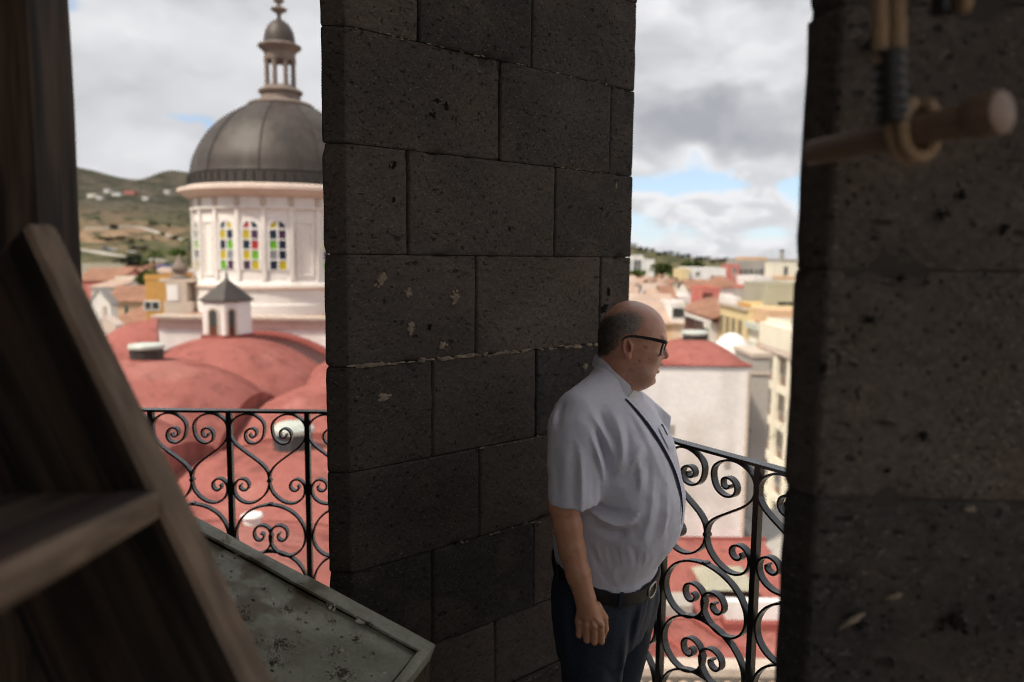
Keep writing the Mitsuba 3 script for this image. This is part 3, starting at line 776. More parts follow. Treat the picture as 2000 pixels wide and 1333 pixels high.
def arch(w, h, n=10):
    r = w / 2
    return [(-r, 0), (r, 0)] + [(r * math.cos(t), h - r + r * math.sin(t)) for t in np.linspace(0, math.pi, n)]
def on_face(poly2d, thick, frame, base=0.0):
    """A shapely polygon in (u, z) set up as a slab on a facade frame (origin, u axis, outward normal)."""
    o_, u_, n_ = frame
    m = extrude_polygon(poly2d, thick, engine='earcut')
    v = np.array(m.vertices)
    w = o_ + v[:, :1] * u_ + v[:, 1:2] * UP + (v[:, 2:] + base) * n_
    mm = trimesh.Trimesh(w, m.faces, process=False)
    if np.cross(u_, UP) @ n_ < 0: mm.invert()
    return mm
for k in range(-5, 9):
    a = a_first - unit * k
    c, s = math.cos(a), math.sin(a)
    nrm, tan = np.array([c, s, 0]), np.array([-s, c, 0])
    fr = (np.array([DX, DY, dz(541)]) + nrm * (RD_ - .03), tan, nrm)
    hh = dz(420) - dz(541)
    # pilasters either side of each bay
    for sgn in (-.5,):
        a2 = a + unit * sgn
        n2, t2 = np.array([math.cos(a2), math.sin(a2), 0]), np.array([-math.sin(a2), math.cos(a2), 0])
        part(church, 'pilaster', obox(np.array([DX, DY, dz(545)]) + n2 * (RD_ - .05) - t2 * .09, n2, t2, UP, .17, .18, dz(418) - dz(545), .02), 'mat_cream', smooth=False)
        part(church, 'frieze_block', obox(np.array([DX, DY, dz(412.5)]) + n2 * RD_ - t2 * .10, n2, t2, UP, .13, .20, dz(398) - dz(412.5), .015), 'mat_stone_trim', smooth=False)
    if k % 4 == 3 or k == -1:
        p_ = shapely.box(-.36, .1, .36, hh - .42).difference(shapely.box(-.27, .19, .27, hh - .51))
        part(church, 'blind_panel', on_face(p_, .08, fr), 'mat_cream', smooth=False)
        continue
    W, Hh, zb = .70, dz(437) - dz(524), .38
    out = sg.Polygon(arch(W + .18, Hh + .09))
    fr2 = (fr[0] + UP * zb, fr[1], fr[2])
    holes = []
    cw, rh = W / 2 - .055, (Hh - W / 2 - .02) / 4 - .055
    tops = []
    for cI in range(2):
        sgn = -1 if cI == 0 else 1
        qtr = sg.Polygon(arch(W, Hh)).intersection(shapely.box(min(0, sgn * 2) + (.03 if sgn > 0 else 0), Hh - W / 2 + .02, max(0, sgn * 2) - (.03 if sgn < 0 else 0), Hh + 1)).buffer(-.02)
        tops.append(qtr)
    holes += tops
    for rI in range(4):
        z1 = Hh - W / 2 - .045 - rI * (rh + .055)
        for cI in range(2):
            x0 = -W / 2 + .02 if cI == 0 else .035
            holes.append(shapely.box(x0, z1 - rh, x0 + cw, z1))
    frame_poly = out.difference(shapely.union_all(holes))
    wk = part(church, 'window', on_face(frame_poly, .075, fr2), 'mat_white', smooth=False, label='arched window of small coloured panes in the drum' if k in (0, 1, 2) else None)
    cols = PANES.get(k) or [['yellow', 'navy', 'green', 'grey', 'purple', 'red'][(k * 7 + j * 5) % 6] for j in range(10)]
    for j, hpoly in enumerate(holes):
        part(wk, 'pane', on_face(hpoly.buffer(.012), .012, fr2, .03), 'mat_pane_' + cols[j], smooth=False)
# podium under the drum
pod = 4.02
part(church, 'podium_top', lathe([(RD_ + .05, dz(551)), (pod + .10, dz(553)), (pod + .12, dz(557)), (pod, dz(560))], 64, DCEN), 'mat_pink_trim')
part(church, 'podium', lathe([(pod, dz(559.5)), (pod, dz(584)), (pod + .05, dz(586)), (pod + .05, dz(612)), (pod + .12, dz(614)), (pod + .12, dz(700))], 64, DCEN), 'mat_cream')
# the long white wall with its mouldings, in front of the podium
YW = 30.4
xw0, xw1 = P(309, 650, YW)[0], P(760, 650, YW)[0]
zw = lambda py: P(480, py, YW)[2]
part(church, 'nave_wall', box(xw0, xw1, YW, YW + .5, -21.7, zw(641)), 'mat_white')
for q, (p0, p1, o_) in enumerate([(617, 624, .30), (624.2, 631, .20), (631.2, 641, .10)]):
    part(church, 'wall_moulding', box(xw0 - o_ * .5, xw1, YW - o_, YW + .45, zw(p1), zw(p0), .02), 'mat_pink_trim' if q else 'mat_stone_trim', smooth=False)
part(church, 'gallery_roof', box(xw0, xw1, YW + .52, 43, zw(632), zw(622)), 'mat_tile')
part(church, 'nave_wall', box(xw0, xw0 + .5, YW + .52, 43, -21.7, zw(632) - .003), 'mat_white')
# pedestal with its pointed urn at the corner of the church, left of the drum
t = P(346, 560, 33.0)
px2 = lambda n: n * 33.0 / FPX
zp = lambda py: P(346, py, 33.0)[2]
ped = [(320, 376, 616, 590, 'mat_stone_trim'), (325, 366, 590, 552, 'mat_cream'), (312, 380, 552, 546, 'mat_stone_trim')]
part(church, 'pedestal', cat([box(P(a_, 600, 33)[0], P(b_, 600, 33)[0], 33, 34.2, zp(c_), zp(d_), .02) for a_, b_, c_, d_, _ in ped]), 'mat_stone_trim', smooth=False)
part(church, 'pedestal_panel', box(P(328, 600, 33)[0], P(349, 600, 33)[0], 32.97, 33.1, zp(588), zp(557)), 'mat_white')
part(church, 'urn', lathe(spline([(.02, zp(498)), (.08, zp(503)), (.17, zp(512)), (.34, zp(523)), (.32, zp(529)), (.20, zp(536)), (.42, zp(541)), (.44, zp(545)), (.0, zp(547))], 40), 28, (t[0] - .1, 33.55, 0)), 'mat_lantern', smooth=True)

# red roof domes: sail vaults over square bays
ROOFZ = -5.1
part(church, 'roof_slab', box(-16.5, -1.6, 6.2, YW - .01, -8.0, ROOFZ), 'mat_red_roof')
part(church, 'nave_wall', box(-16.4, -1.7, 6.3, YW - .02, -21.7, -8.003), 'mat_white')
def sail(cx, cy, top, R, hx, hy, n=56, base=None):
    base = ROOFZ - .05 if base is None else base
    x = np.linspace(-hx, hx, n); y = np.linspace(-hy, hy, n)
    u, v = np.meshgrid(x, y, indexing='ij')
    r2 = u ** 2 + v ** 2
    z = top - R + np.sqrt(np.maximum(R * R - r2, 0))
    z = np.where(r2 < R * R, z, base)
    # sweep the foot of the vault out into the roof
    d_ = np.sqrt(r2)
    foot = ROOFZ + .04 + .35 * np.exp(-np.maximum(0, d_ - R * .78) / .5)
    k_ = .35
    z = np.log(np.exp(np.clip(z / k_, -60, 60)) + np.exp(np.clip(foot / k_, -60, 60))) * k_
    p = np.stack([u + cx, v + cy, z], -1)
    p[..., 2] += (meshkit.fbm(p * .9, 3, 5) - .5) * .10
    m = grid_mesh(p)
    g = p.copy()
    sk = []
    for e in (p[0], p[-1][::-1], p[:, 0][::-1], p[:, -1]):
        b = e.copy(); b[:, 2] = base - .3
        sk.append(grid_mesh(np.stack([b, e], 1)))
    return cat([m] + sk)
def skylight(par, c, r, h):
    k = part(par, 'skylight', lathe([(r * .94, c[2] - .25), (r * .94, c[2] + h * .62)], 40, (c[0], c[1], 0)), 'mat_lead_dark', label='round skylight drum with a pale lid')
    part(k, 'lid', lathe([(r * .94, c[2] + h * .60), (r * 1.04, c[2] + h * .63), (r * 1.05, c[2] + h * .86), (r * .97, c[2] + h), (r * .3, c[2] + h * 1.06), (0, c[2] + h * 1.07)], 40, (c[0], c[1], 0)), 'mat_opal')
    for q in range(10):
        a = q / 10 * 2 * math.pi
        part(k, 'mullion', obox(np.array([c[0] + math.cos(a) * r * .93, c[1] + math.sin(a) * r * .93, c[2] - .02]) - np.array([-math.sin(a), math.cos(a), 0]) * .018, np.array([math.cos(a), math.sin(a), 0]), np.array([-math.sin(a), math.cos(a), 0]), UP, r * .035, .036, h * .6, .004), 'mat_lead_dark', smooth=False)
    part(k, 'curb', lathe([(r * 1.0, c[2] - .4), (r * 1.02, c[2] - .10), (r * .93, c[2] - .09)], 40, (c[0], c[1], 0)), 'mat_red_trim')
d1 = P(287, 701, 20.8); d2 = P(445, 656, 26.4); d3 = P(573, 878, 15.8)
part(church, 'roof_dome', sail(d1[0], d1[1], d1[2], 4.75, 2.9, 2.9), 'mat_red_roof', smooth=50, label='red painted roof dome with a round skylight, left')
skylight(church, d1 + [0, 0, .10], .45, .30)
part(church, 'roof_dome', sail(d2[0], d2[1], d2[2], 4.55, 3.4, 2.75), 'mat_red_roof', smooth=50, label='red painted roof dome carrying the white turret')
part(church, 'roof_dome', sail(d3[0], d3[1], d3[2] - .0, 3.9, 2.75, 2.75), 'mat_red_roof', smooth=50, label='near red roof dome with a boxy skylight seen through the railing')
part(church, 'roof_dome', sail(d1[0] + .2, 15.1, -2.95, 4.7, 2.9, 2.75), 'mat_red_roof', smooth=50)
part(church, 'roof_dome', sail(d3[0], 10.2, -4.0, 3.9, 2.75, 2.75), 'mat_red_roof', smooth=50)
part(church, 'roof_dome', sail(d3[0], 21.4, -3.55, 4.2, 2.75, 2.75), 'mat_red_roof', smooth=50)
part(church, 'roof_dome', sail(d3[0], 26.7, -3.3, 4.2, 2.75, 2.4), 'mat_red_roof', smooth=50)
# skylight of the near dome: an eight sided box with a sloping pale lid
c = d3 + np.array([0, 0, .20])
k = part(church, 'skylight', lathe([(.40, c[2] - .3), (.40, c[2] + .17)], 9, (c[0], c[1], 0)), 'mat_glazing', smooth=False, label='eight sided skylight with a grey green lid')
part(k, 'lid', lathe([(.40, c[2] + .165), (.45, c[2] + .18), (.45, c[2] + .26), (.33, c[2] + .36), (0, c[2] + .40)], 9, (c[0], c[1], 0)), 'mat_opal', smooth=False)
part(k, 'curb', lathe([(.46, c[2] - .4), (.45, c[2] - .19), (.39, c[2] - .18)], 9, (c[0], c[1], 0)), 'mat_red_trim', smooth=False)
# the lateral arch where the turret's vault meets the white wall, and the half dome at far left
n = 40
xs_ = np.linspace(-3.4, 3.9, n)
arcz = d2[2] - .26 - (np.abs(xs_) ** 2) / (2 * 4.6) * 1.05
ar = np.array([[d2[0] + x, YW - .42, z] for x, z in zip(xs_, arcz)])
part(church, 'wall_arch', ribbon(ar, np.array([0, 1., 0]), .10, .8), 'mat_red_trim', smooth=30)
hc = P(299, 626, 26.6)
hp_ = sail(0.0, 0.0, hc[2], 2.45, 2.6, 2.6)
v = np.array(hp_.vertices); keep = v[:, 0] < .03
f = hp_.faces[keep[hp_.faces].all(1)]
R_ = 2.45
prof_ = [(y, hc[2] - R_ + math.sqrt(max(R_ ** 2 - y * y, 0)) + .08) for y in np.linspace(-2.2, 2.2, 30)]
endm = hull([(.14, y, z) for y, z in prof_] + [(-.08, y, z) for y, z in prof_] + [(x, y, -5.2) for x in (.14, -.08) for y in (-2.2, 2.2)])
def half_turn(m):
    m = m.copy(); a_ = math.radians(24); c_, s_ = math.cos(a_), math.sin(a_)
    q = np.array(m.vertices); m.vertices = np.stack([hc[0] + c_ * q[:, 0] - s_ * q[:, 1], hc[1] + s_ * q[:, 0] + c_ * q[:, 1], q[:, 2]], 1); return m
part(church, 'roof_dome', half_turn(trimesh.Trimesh(v, f, process=False)), 'mat_red_roof', smooth=50, label='red half dome with a straight end at far left')
part(church, 'end_wall', half_turn(endm), 'mat_red_roof', smooth=False)
# flat pink roof strip with a small white vent in front
k = P(492, 1006, 11.5)
part(church, 'vent', lathe([(.11, k[2] - .5), (.13, k[2] - .02), (.17, k[2] - .015), (.15, k[2] + .01), (0, k[2] + .015)], 20, (k[0], k[1], 0)), 'mat_white')

# white roof turret with a pointed slate cap
turret = part(church, 'turret', box(0, 1, 0, 1, 0, 1), 'mat_white') ; del scene[turret]
TC = d2 + np.array([0, 0, -.02]); tw = .57
zt_ = lambda py: P(445, py, 26.4)[2]
yaw = math.radians(-17)
def rot(p):
    p = np.asarray(p, float); c_, s_ = math.cos(yaw), math.sin(yaw)
    q = p.copy(); q[..., 0] = c_ * p[..., 0] - s_ * p[..., 1] + TC[0]; q[..., 1] = s_ * p[..., 0] + c_ * p[..., 1] + TC[1]
    return q
def rmesh(m):
    m = m.copy(); m.vertices = rot(np.array(m.vertices)); return m
oct_ = [(-tw, -tw * .96), (tw * .55, -tw * .96), (tw * .98, -tw * .30), (tw * .98, tw), (-tw, tw)]
scene[turret] = mikit.ply(rmesh(prism(oct_, zt_(655), zt_(588))), 'mat_white')
labels[turret] = {'label': 'white roof turret with arched windows and a pointed cap'}
part(turret, 'plinth', rmesh(prism([(x * 1.10, y * 1.10) for x, y in oct_], zt_(668), zt_(652))), 'mat_red_trim')
apex = (-.02, 0.05, zt_(543))
capv = [(x * 1.13, y * 1.13, zt_(588.5)) for x, y in oct_] + [(x * 1.15, y * 1.15, zt_(586)) for x, y in oct_] + [(x * .36, y * .36, zt_(559)) for x, y in oct_] + [apex]
part(turret, 'roof', rmesh(hull(capv)), 'mat_lead_dark', smooth=False)
fv = lathe([(.07, zt_(546)), (.03, zt_(541)), (.06, zt_(537)), (.02, zt_(533)), (.02, zt_(522)), (0, zt_(520))], 12, (apex[0], apex[1], 0))
part(turret, 'finial', rmesh(fv), 'mat_iron')
def turret_window(p0, p1, w, off=0):
    p0, p1 = np.array(p0, float), np.array(p1, float)
    u_ = (p1 - p0) / np.linalg.norm(p1 - p0); n_ = np.array([u_[1], -u_[0]])
    mid = (p0 + p1) / 2 + u_ * off
    fr = (np.array([mid[0], mid[1], zt_(652)]), np.append(u_, 0), np.append(n_, 0))
    H_ = zt_(603) - zt_(652)
    rim = sg.Polygon(arch(w + .16, H_ + .08)).difference(sg.Polygon(arch(w, H_)))
    part(turret, 'window_rim', rmesh(on_face(rim, .04, fr)), 'mat_stone_trim', smooth=False)
    part(turret, 'window', rmesh(on_face(sg.Polygon(arch(w + .02, H_)).intersection(shapely.box(-1, .30, 1, 3)), .012, fr, .006)), 'mat_glazing', smooth=False)
    part(turret, 'door', rmesh(on_face(shapely.box(-w / 2, 0, w / 2, .30), .02, fr, .006)), 'mat_brown_wood', smooth=False)
turret_window(oct_[0], oct_[1], .33, .0)
turret_window(oct_[1], oct_[2], .20)

# ---------------------------------------------------------------- right: the apse chapel with its red dome, and the roofs below
YA = 27.0
xa0, xa1 = P(1235, 800, YA)[0], P(1464, 800, YA)[0]
za = lambda py: P(1380, py, YA)[2]
chapel = thing('chapel', 'white chapel block with a low red dome and round skylight, behind the man', 'chapel')
part(chapel, 'wall', box(xa0, xa1, YA, YA + 5.4, -21.7, za(716)), 'mat_white')
ax_ = P(1357, 664, 29.6)
hx, hy = xa1 - ax_[0] + .06, ax_[1] - YA + .10
n = 60
u, v = np.meshgrid(np.linspace(-hx - .8, hx, n), np.linspace(-hy, hy, n), indexing='ij')
ez = za(714)
rr = np.sqrt(u ** 2 + v ** 2)
mm_ = np.clip(((np.abs(u) / hx) ** 3.0 + (np.abs(v) / hy) ** 3.0) ** (1 / 3.0), 0, 1)
z = ez + (ax_[2] + .05 - ez) * np.clip(1 - mm_ ** 2.0, 0, 1) ** .85
z = np.maximum(z, ez)
z[[0, -1], :] = ez; z[:, [0, -1]] = ez
m = grid_mesh(np.stack([u + ax_[0], v + ax_[1], z], -1))
part(chapel, 'roof_dome', m, 'mat_red_roof', smooth=50)
part(chapel, 'roof_edge', box(ax_[0] - hx - .8, ax_[0] + hx - .03, YA - .025, YA + 5.42, ez - .045, ez + .012), 'mat_red_trim')
skylight(chapel, P(1357, 664, 29.6), .49, .34)
bx0, bx1 = P(1467, 800, 30.0)[0], P(1500, 800, 30.0)[0]
zb = lambda py: P(1483, py, 30.0)[2]
part(chapel, 'buttress', box(bx0, bx1, 30.0, 32.3, -21.7, zb(733), .01), 'mat_grey_wall', smooth=False)
part(chapel, 'buttress', box(bx0 - .03, bx1 - .02, 29.97, 32.4, zb(727), zb(700), .01), 'mat_grey_wall', smooth=False)
part(chapel, 'buttress_cap', box(bx0 - .10, bx1 + .05, 29.9, 32.5, zb(699.5), zb(690), .02), 'mat_stone_trim', smooth=False)
part(chapel, 'buttress_cap', box(bx0 - .06, bx1 + .04, 29.93, 32.45, zb(732.5), zb(727.3), .02), 'mat_stone_trim', smooth=False)
pp = P(1455, 900, YA)
part(chapel, 'drainpipe', tube([(pp[0], YA - .06, -9.9), (pp[0], YA - .06, za(725))], .055, 8), 'mat_stone_trim')
for q_, (a_, b_) in enumerate(((1311, 838), (1420, 905))):
    w_ = P(a_, b_, YA); part(chapel, 'vent', box(w_[0] - .10, w_[0] + .10, YA - .05, YA + .05, w_[2] - .16, w_[2] + .16, .01), 'mat_grey_wall', smooth=False)
sh = P(1430, 652, 34.0)
part(chapel, 'apse_shell', lathe(spline([(1.02, sh[2] - 2.2), (.98, sh[2] - 1.3), (.78, sh[2] - .62), (.42, sh[2] - .15), (.03, sh[2])], 24), 36, (sh[0] + .1, 34.3, 0)), 'mat_white', smooth=True)

annex = thing('church_annex', 'low red roofed annex below the chapel with a flat grey skylight box', 'annex')
zr = lambda px, py, Y: P(px, py, Y)[2]
z0 = zr(1380, 1052, 27) - .1
# upper red roof, sloping towards the viewer
def slope_roof(x0, x1, y0, y1, za_, zb_, th, mat, nm='roof', lab=None):
    m = hull([(x0, y0, za_), (x1, y0, za_), (x0, y1, zb_), (x1, y1, zb_), (x0, y0, za_ - th), (x1, y0, za_ - th), (x0, y1, zb_ - th), (x1, y1, zb_ - th)])
    return part(annex, nm, m, mat, smooth=False, label=lab)
slope_roof(1.5, 9.2, 22.2, 26.98, -10.85, -10.15, .25, 'mat_red_roof')
slope_roof(9.21, 11.4, 20.3, 31, -11.2, -10.35, .25, 'mat_grey_wall', 'roof_terrace')
part(annex, 'roof_edge', box(1.4, 9.3, 26.9, 26.99, -10.2, -10.06), 'mat_red_trim')
bxp = P(1428, 1140, 23.5)
bk = part(annex, 'skylight', box(bxp[0] - .80, bxp[0] + .70, 23.3, 24.7, bxp[2] - .55, bxp[2] - .10), 'mat_lead_dark')
part(bk, 'lid', hull([(bxp[0] - .95, 23.15, bxp[2] - .09), (bxp[0] + .8, 23.15, bxp[2] - .09), (bxp[0] - .95, 24.9, bxp[2] - .06), (bxp[0] + .8, 24.9, bxp[2] - .06), (bxp[0] - .7, 23.5, bxp[2] + .10), (bxp[0] + .6, 23.5, bxp[2] + .10), (bxp[0] - .7, 24.6, bxp[2] + .12), (bxp[0] + .6, 24.6, bxp[2] + .12)]), 'mat_olive_wall', smooth=False)
# the white parapet band and the lower roofs
wx0, wx1 = P(1418, 1195, 21.9)[0], P(1560, 1195, 21.9)[0]
part(annex, 'parapet', box(wx0, wx1, 21.85, 22.15, zr(1470, 1213, 21.9), zr(1470, 1175, 21.9)), 'mat_white')
part(annex, 'roof_edge', box(wx0 - .1, wx1, 21.6, 22.1, zr(1470, 1232, 21.7), zr(1470, 1216, 21.7)), 'mat_red_trim')
part(annex, 'wall', box(1.5, 11.3, 22.2, 31, -21.7, -11.35), 'mat_white')
slope_roof(1.5, 11.3, 20.2, 22.18, -10.99, -10.90, .3, 'mat_red_roof')
for xr in (5.05, 6.7):
    part(annex, 'roof_hip', tube([(xr - 1.1, 22.1, -10.80), (xr, 20.25, -10.97)], .10, 8), 'mat_red_trim')
part(annex, 'eave', box(1.4, 11.4, 19.6, 20.19, -11.22, -11.0), 'mat_stone_trim')
part(annex, 'wall', box(1.5, 11.3, 19.75, 22.19, -21.7, -11.30), 'mat_ivory')
rs = np.random.default_rng(5)
for q in range(24):
    x = 1.5 + q * .40
    part(annex, 'roof_tile', tube([(x, 18.3, -11.95), (x, 18.9, -11.68), (x, 19.55, -11.38)], [.14, .13, .12], 8), 'mat_tile_pale')
slope_roof(1.4, 11.4, 18.2, 19.58, -12.10, -11.46, .15, 'mat_tile')
part(annex, 'wall', box(1.6, 11.2, 18.5, 19.6, -21.7, -12.2), 'mat_ivory')
part(annex, 'wall_patch', box(4.3, 5.6, 22.3, 23.2, -11.2, -10.45, .05), 'mat_grey_wall')
# ---------------------------------------------------------------- ground, hills, roads
GZ = -21.75
def _ground(p, n, uv):
    a = fbm(p.x * .02, p.y * .02, 0.0, 4)
    return mix((.10, .10, .085), (.27, .22, .17), smoothstep(.35, .65, a))
scene['mat_ground'] = diffuse((.2, .18, .15)); scene['mat_ground']['bsdf']['reflectance'] = proc(_ground)
gv = []
for r in np.concatenate([[0], np.geomspace(30, 15000, 26)]):
    gv.append([(r * math.cos(a), r * math.sin(a), GZ) for a in np.linspace(0, 2 * math.pi, 65)])
struct('ground', grid_mesh(np.array(gv)), 'mat_ground')

def interp(x, xs, ys):
    from scipy.interpolate import PchipInterpolator
    return PchipInterpolator(xs, ys)(np.clip(x, xs[0], xs[-1]))
def ridge_left(X):     # height of the skyline ridge, 1000 m out
    px = np.array([-600, -200, 60, 120, 165, 205, 240, 262, 285, 305, 325, 345, 362, 400, 470, 560, 680, 800, 1000])
    py = np.array([420, 350, 326, 325, 333, 342, 350, 353, 354, 348, 340, 336, 338, 341, 352, 385, 420, 455, 515])
    return interp(X, (px - 1000) / FPX * 1000, (496 - py) / FPX * 1000 * 1.0)
def terrain_left(X, Y):
    s = np.clip((Y - 170) / 830, 0, 1)
    r = ridge_left(X)
    q = np.stack([X / 260, Y / 200, 0 * X], -1)
    rough = (meshkit.fbm(q, 5, 31) - .5)
    rav = np.abs(meshkit.fbm(np.stack([X / 150 + Y / 900, Y / 420, 0 * X], -1) + 7, 4, 12) - .5)
    base = GZ - 1 + (r - GZ + 1) * (.22 * s + .78 * s ** 2.1)
    back = np.clip((Y - 1000) / 500, 0, 1)
    z = base + rough * 46 * s * (1.05 - s) - rav * 52 * s * np.clip(1.02 - s, .12, 1) - back * 60
    step = 3.2                                            # cultivation terraces on the lower slopes
    zt_ = np.round(z / step) * step
    return z + (zt_ - z) * .55 * np.clip(1 - s * 2.2, 0, 1)
X, Y = np.meshgrid(np.arange(-1000, 60, 6.0), np.concatenate([np.arange(170, 500, 4.0), np.arange(500, 1500, 8.0)]), indexing='ij')
hz = terrain_left(X, Y)
def _hill(p, n, uv):
    a = fbm(p.x * .012, p.y * .012, p.z * .03, 4)
    b = fbm(p.x * .07, p.y * .03, p.z * .25, 4)
    lowness = smoothstep(58.0, 6.0, p.z + 30 * (a - .5))
    scrub = mix((.050, .052, .040), (.105, .092, .075), smoothstep(.35, .7, b))
    field = mix((.14, .125, .075), (.33, .22, .145), smoothstep(.40, .60, a))
    field = mix(field, (.075, .085, .045), smoothstep(.50, .66, b))
    steep = smoothstep(.93, .70, n.z)
    c = mix(scrub, field, lowness * .85)
    c = mix(c, (.115, .095, .078), .5 * steep)
    dot = smoothstep(.60, .72, noise(p.x * .16, p.y * .16, p.z * .2))
    return mix(c, (.028, .034, .022), .7 * dot) * (.75 + .5 * noise(p.x * .5, p.y * .25, p.z * .5))
scene['mat_hill'] = diffuse((.1, .1, .08)); scene['mat_hill']['bsdf']['reflectance'] = proc(_hill)
struct('hill', grid_mesh(np.stack([X, Y, hz], -1)), 'mat_hill', smooth=True, label='brown and green volcanic hillside behind the dome')

def terrain_right(X, Y):
    px = np.array([300, 700, 1000, 1150, 1232, 1262, 1292, 1320, 1360, 1420, 1480, 1560, 1700, 2100])
    py = np.array([470, 462, 466, 473, 481, 489, 493, 499, 504, 508, 510, 513, 514, 516])
    r = interp(X, (px - 1000) / FPX * 520, (503 - py) / FPX * 520)
    s = np.clip((Y - 330) / 190, 0, 1)
    z = GZ - 1 + (r - GZ + 1) * s ** 1.1 + (meshkit.fbm(np.stack([X / 40, Y / 40, 0 * X], -1), 4, 3) - .5) * 6 * s * (1.1 - s)
    return z - np.clip((Y - 520) / 200, 0, 1) * 12
X, Y = np.meshgrid(np.arange(-160, 420, 5.0), np.arange(330, 760, 5.0), indexing='ij')
struct('hill', grid_mesh(np.stack([X, Y, terrain_right(X, Y)], -1)), 'mat_hill', smooth=True, label='low wooded ridge behind the town roofs')

def hit(px, py, terr, y0=175, y1=1100, step=2.0):
    ys = np.arange(y0, y1, step)
    d = CF + (px - 1000) / FPX * CR + (666.5 - py) / FPX * CU
    p = d[None] * (ys / d[1])[:, None]
    under = p[:, 2] < terr(p[:, 0], p[:, 1])
    if not under.any(): return p[-1]
    return p[np.argmax(under)]
scene['mat_road'] = diffuse((.42, .40, .37))
def road(pxs, w, lab):
    pts = np.array([hit(a, b, terrain_left) for a, b in pxs])
    c = spline(pts, 60)
    t = np.gradient(c, axis=0); t[:, 2] = 0; t /= np.linalg.norm(t, axis=1, keepdims=True)
    n_ = np.stack([-t[:, 1], t[:, 0], 0 * t[:, 0]], 1)
    rows = []
    for o_, dzz in ((-w * .9, -2.5), (-w * .5, .5), (w * .5, .5), (w * .9, -2.5)):
        q = c + n_ * o_; q[:, 2] = c[:, 2] + dzz
        rows.append(q)
    struct('road', grid_mesh(np.stack(rows, 1)), 'mat_road', smooth=30, label=lab)
    return c
rc = road([(140, 487), (175, 490), (215, 497), (250, 502), (285, 506), (330, 511)], 7, 'pale road with cars across the foot of the hill')
road([(170, 446), (215, 445), (262, 443), (300, 452), (345, 466), (372, 476)], 5, 'pale mountain road climbing along the slope')

def car(px, py, col, label, heading=0.25):
    c = hit(px, py, terrain_left); c[2] += 1.3
    t = thing('parked_car', label, 'car', 'cars on the road under the hill')
    sc = 1.25
    def put(m):
        M = np.eye(4); M[:3, :3] = [[math.cos(heading), -math.sin(heading), 0], [math.sin(heading), math.cos(heading), 0], [0, 0, 1]]
        m.apply_scale(sc); m.apply_transform(M); m.apply_translation(c); return m
    part(t, 'body', put(hull([(x, y * w, z) for x, z, w in ((-2.1, .3, .8), (-2.15, .8, .78), (2.1, .3, .8), (2.15, .68, .74), (.9, .88, .8), (-1.9, .92, .8)) for y in (-1, 1)])), col)
    part(t, 'cabin', put(hull([(x, y * w, z) for x, z, w in ((-1.8, .9, .76), (-1.3, 1.42, .62), (.25, 1.42, .62), (1.0, .88, .74)) for y in (-1, 1)])), 'mat_dark_window')
    for wx in (-1.3, 1.3):
        for wy in (-.72, .72):
            m = trimesh.creation.cylinder(.32, .22, sections=14); m.apply_transform(trimesh.transformations.rotation_matrix(math.pi / 2, (1, 0, 0))); m.apply_translation((wx, wy, .32))
            part(t, 'wheel', put(m), 'mat_tyre')
car(257, 497, 'mat_car_white', 'white car on the pale road below the hill, right of the blue one')
car(209, 491, 'mat_blue', 'small blue car on the pale road below the hill')
car(222, 493, 'mat_car_white', 'white car just behind the blue car on the hill road')

